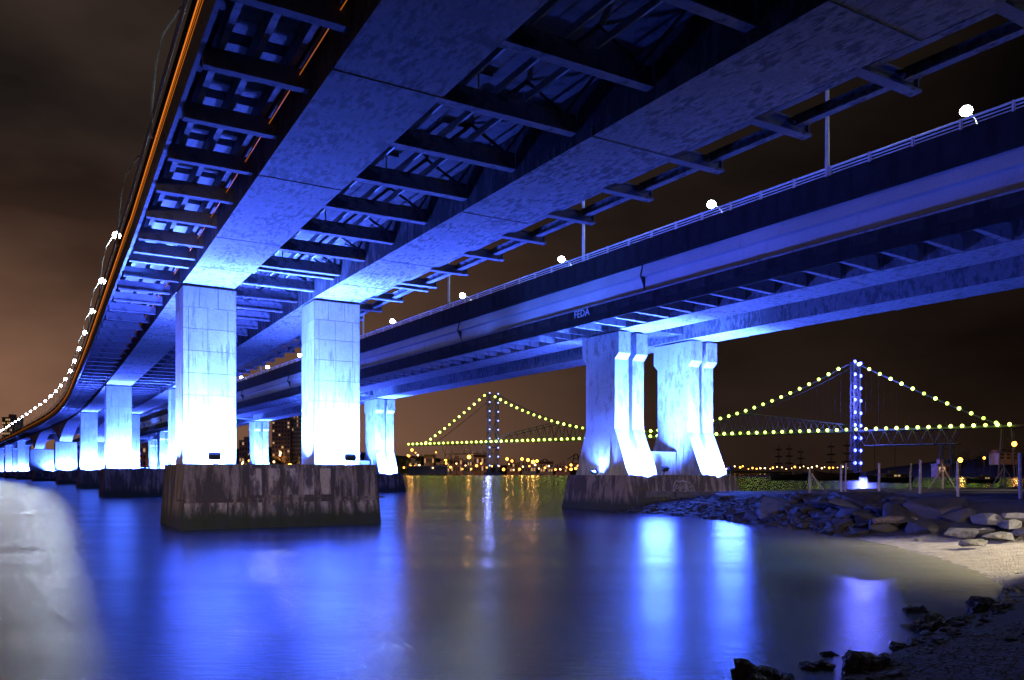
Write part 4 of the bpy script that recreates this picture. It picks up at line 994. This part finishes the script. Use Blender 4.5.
for i in range(30):
    a = 722+i*4.3+rl.uniform(-1, 1); townlamp(a, rl.uniform(466, 469.5), 1360, 'tiny lamp on the far horizon behind the ships, %s from the left' % ordw[i], rl.choice((m_sod, m_wrm)), 0, 1, rl.uniform(.9, 1.9), 'far horizon lamps')
townlamp(960, 460, 470, 'large orange lamp glowing behind the moored boat', m_sod, 60000, 1, 1.5, 'right shore lamps')
townlamp(1014, 444, 455, 'orange lamp high beside the house at the right edge', m_sod, 60000, 8, 1.5, 'right shore lamps')
townlamp(984, 458, 470, 'orange lamp low between boat and house', m_sod, 20000, 2, .8, 'right shore lamps')
# trees on the right bank and the waterfront
def tree(x, y, z, h, r, lab, seed, group='trees on the far banks'):
    e = empty('tree', (x, y, z), 0, lab, 'tree', group); q = random.Random(seed)
    mb = MB().tube([(0, 0, 0), (.2, 0, h*.3), (0, .2, h*.62)], [.4, .3, .15], 6)
    for k in range(5):
        a = q.uniform(0, 6.28); mb.tube([(0, 0, h*.35), (math.cos(a)*r*.5, math.sin(a)*r*.5, h*.7)], [.16, .05], 4)
    mb.build('trunk', M_TRUNK, e)
    c_ = MB()
    cl_ = [(Vector((q.gauss(0, r*.42), q.gauss(0, r*.42), h*.68+q.gauss(0, h*.13))), q.uniform(.25, .5)*r) for _ in range(9)]
    for _ in range(700):
        c0, rr2 = q.choice(cl_); d = Vector((q.gauss(0, 1), q.gauss(0, 1), q.gauss(0, .8))).normalized()*rr2*q.uniform(.5, 1.05); p = c0+d
        u_ = Vector((q.gauss(0, 1), q.gauss(0, 1), q.gauss(0, 1))).normalized()*.45; w_ = u_.orthogonal().normalized()*.3
        c_.add([p-u_, p+w_, p+u_, p-w_], [(0, 1, 2, 3)])
    c_.build('crown', M_LEAF, e)
for i, (a, Y, h, r) in enumerate(((948, 505, 11, 7), (962, 512, 14, 8), (976, 515, 15, 9), (938, 530, 9, 6), (1010, 500, 13, 7), (1022, 490, 15, 8), (990, 530, 17, 9))):
    X = (a-512)/800*Y; tree(X, Y, max(.5, zE(X, Y)-.5), h, r, ['bushy dark tree left of the orange boathouse lamp', 'dark round tree behind the moored boat', 'tall dark tree behind the moored boat', 'small dark tree at the left end of the wooded bank', 'dark tree right of the gabled house', 'dark tree at the right frame edge', 'tallest dark tree behind the gabled house'][i], i)
for i, (a, Y, h) in enumerate(((428, 800, 13), (440, 805, 12), (400, 790, 16), (492, 812, 10), (258, 600, 20), (306, 590, 17), (280, 585, 12))):
    X = (a-512)/800*Y; tree(X, Y, 1, h, h*.6, ['dark tree behind the gabled waterfront house', 'dark tree behind the long shed', 'large dark tree beside the second pier', 'dark tree behind the suspension tower foot', 'dark tree left of the apartment pair', 'dark tree hidden right of the apartment pair', 'low dark tree in front of the apartment pair'][i], 30+i)

# ================================================================== boats
def hull_mb(L0, W0, H0, sheer=.35, n=14):
    mb = MB(); rings = []
    for i in range(n+1):
        u = i/n; w = W0/2*max(.03, (math.sin(PI*min(1, (u*.93+.07)))**.55)) * (1 if u < .7 else 1); x = -L0/2+L0*u
        zt_ = H0*(1+sheer*(2*u-1)**2*(1.6 if u > .5 else .8)); ov = (u-.5)*.06*L0
        rings.append([(x+ov, -w, zt_), (x, -w*.72, H0*.35), (x, 0, -.5), (x, w*.72, H0*.35), (x+ov, w, zt_)])
    for r_ in rings: mb.v += [Vector(q) for q in r_]
    for i in range(n):
        for k in range(4): mb.f.append((i*5+k, i*5+k+1, (i+1)*5+k+1, (i+1)*5+k))
        mb.f.append((i*5+4, i*5, (i+1)*5, (i+1)*5+4))
    mb.f.append((0, 1, 2, 3, 4)); mb.f.append(tuple(n*5+k for k in (4, 3, 2, 1, 0)))
    return mb
def tallship(xa, xb, Y, ytop, masts, lab, flip=1, mat=None):
    L0 = (xb-xa)/800*Y; X = ((xa+xb)/2-512)/800*Y; e = empty('sailing_ship', (X, Y, 0), 0 if flip > 0 else PI, lab, 'ship', 'sailing ships moored before the tower')
    H0 = L0*.13; hull_mb(L0*.86, L0*.2, H0).build('hull', mat or M_HULL, e)
    MB().tube([(L0*.40, 0, H0*1.4), (L0*.60, 0, H0*2.1)], [.2, .08], 5).build('bowsprit', M_MAST, e)
    MB().box(-L0*.3, -L0*.1, -L0*.06, L0*.06, H0*1.0, H0*1.6).build('cabin', M_CABIN, e)
    ht = HC+(472-ytop)/800*Y
    for u, hh in masts:
        x = u*L0; mst = MB().tube([(x, 0, H0*.8), (x, 0, ht*hh)], [.22, .1], 5).build('mast', M_MAST, e)
        for q in (.45, .65, .85):
            wd = L0*.11*(1.25-q*.7); MB().tube([(x-wd, 0, ht*hh*q), (x+wd, .0, ht*hh*q)], .12, 4).tube([(x-wd*.9, 0, ht*hh*q+.25), (x, 0, ht*hh*q+.32), (x+wd*.9, 0, ht*hh*q+.25)], .20, 5).build('yard', M_MAST, mst)
        rg = MB()
        for d in (-1, 1):
            for z_ in (.6, .9): rg.tube([(x+d*L0*.07, 0, H0*1.1), (x, 0, ht*hh*z_)], .035, 3, False)
        rg.build('rigging', M_MAST, mst)
    return e
tallship(768, 810, 300, 444, [(-.28, .9), (.0, 1.0), (.25, .98)], 'dark three-masted sailing ship, bow pointing left, left one of two', -1)
tallship(812, 862, 292, 440, [(-.2, 1.0), (.12, .97)], 'brown two-masted sailing ship, right one, beside the blue tower foot', -1, M_HULLR)
def motorboat(xa, xb, Y, lab, masts=(), mat=None, flip=1, cab=True):
    L0 = (xb-xa)/800*Y; X = ((xa+xb)/2-512)/800*Y; e = empty('boat', (X, Y, 0), 0 if flip > 0 else PI, lab, 'boat', 'boats moored by the right shore')
    H0 = L0*.09; hull_mb(L0*.92, L0*.24, H0, .5).build('hull', mat or M_HULL, e)
    if cab:
        c_ = MB().box(-L0*.36, L0*.14, -L0*.07, L0*.07, H0*.95, H0*1.9).build('cabin', M_CABIN, e)
        MB().box(-L0*.40, L0*.16, -L0*.09, L0*.09, H0*1.903, H0*2.05).build('cabin_roof', M_CABIN, e)
        for k in range(6): MB().box(-L0*.33+k*L0*.075, -L0*.28+k*L0*.075, -L0*.073, L0*.073, H0*1.35, H0*1.7).build('window', M_WIN if k in (2, 3) else M_WIND, c_)
        MB().box(-L0*.12, L0*.02, -L0*.05, L0*.05, H0*2.052, H0*2.7).build('wheelhouse', M_CABIN, e)
        rl_ = MB().tube([(L0*.15, 0, H0*1.6), (L0*.45, 0, H0*1.9)], .05, 4).tube([(L0*.3, 0, H0*1.0), (L0*.3, 0, H0*1.75)], .05, 4).build('bow_rail', M_STEEL, e)
    for u, yt in masts:
        ht = HC+(472-yt)/800*Y; MB().tube([(u*L0, 0, H0*.9), (u*L0, 0, ht)], [.13, .07], 5).build('mast', M_MAST, e)
    return e
motorboat(866, 914, 235, 'tourist boat with two tall bare masts and lit cabin', ((-.10, 441), (.32, 443)), flip=-1)
motorboat(965, 999, 225, 'dark low boat by the right shore, between orange lamps', (), M_HULL, -1, cab=True)
for i, (a, b_, lab) in enumerate(((402, 412, 'small moored boat nearest the second pier'), (424, 436, 'pale small boat moored at the town waterfront'), (437, 447, 'small boat right of the pale one at the waterfront'), (535, 545, 'lit small boat among the quay reflections'))):
    motorboat(a, b_, 700+i*6, lab, (), M_CABIN if i in (1, 3) else M_HULL)
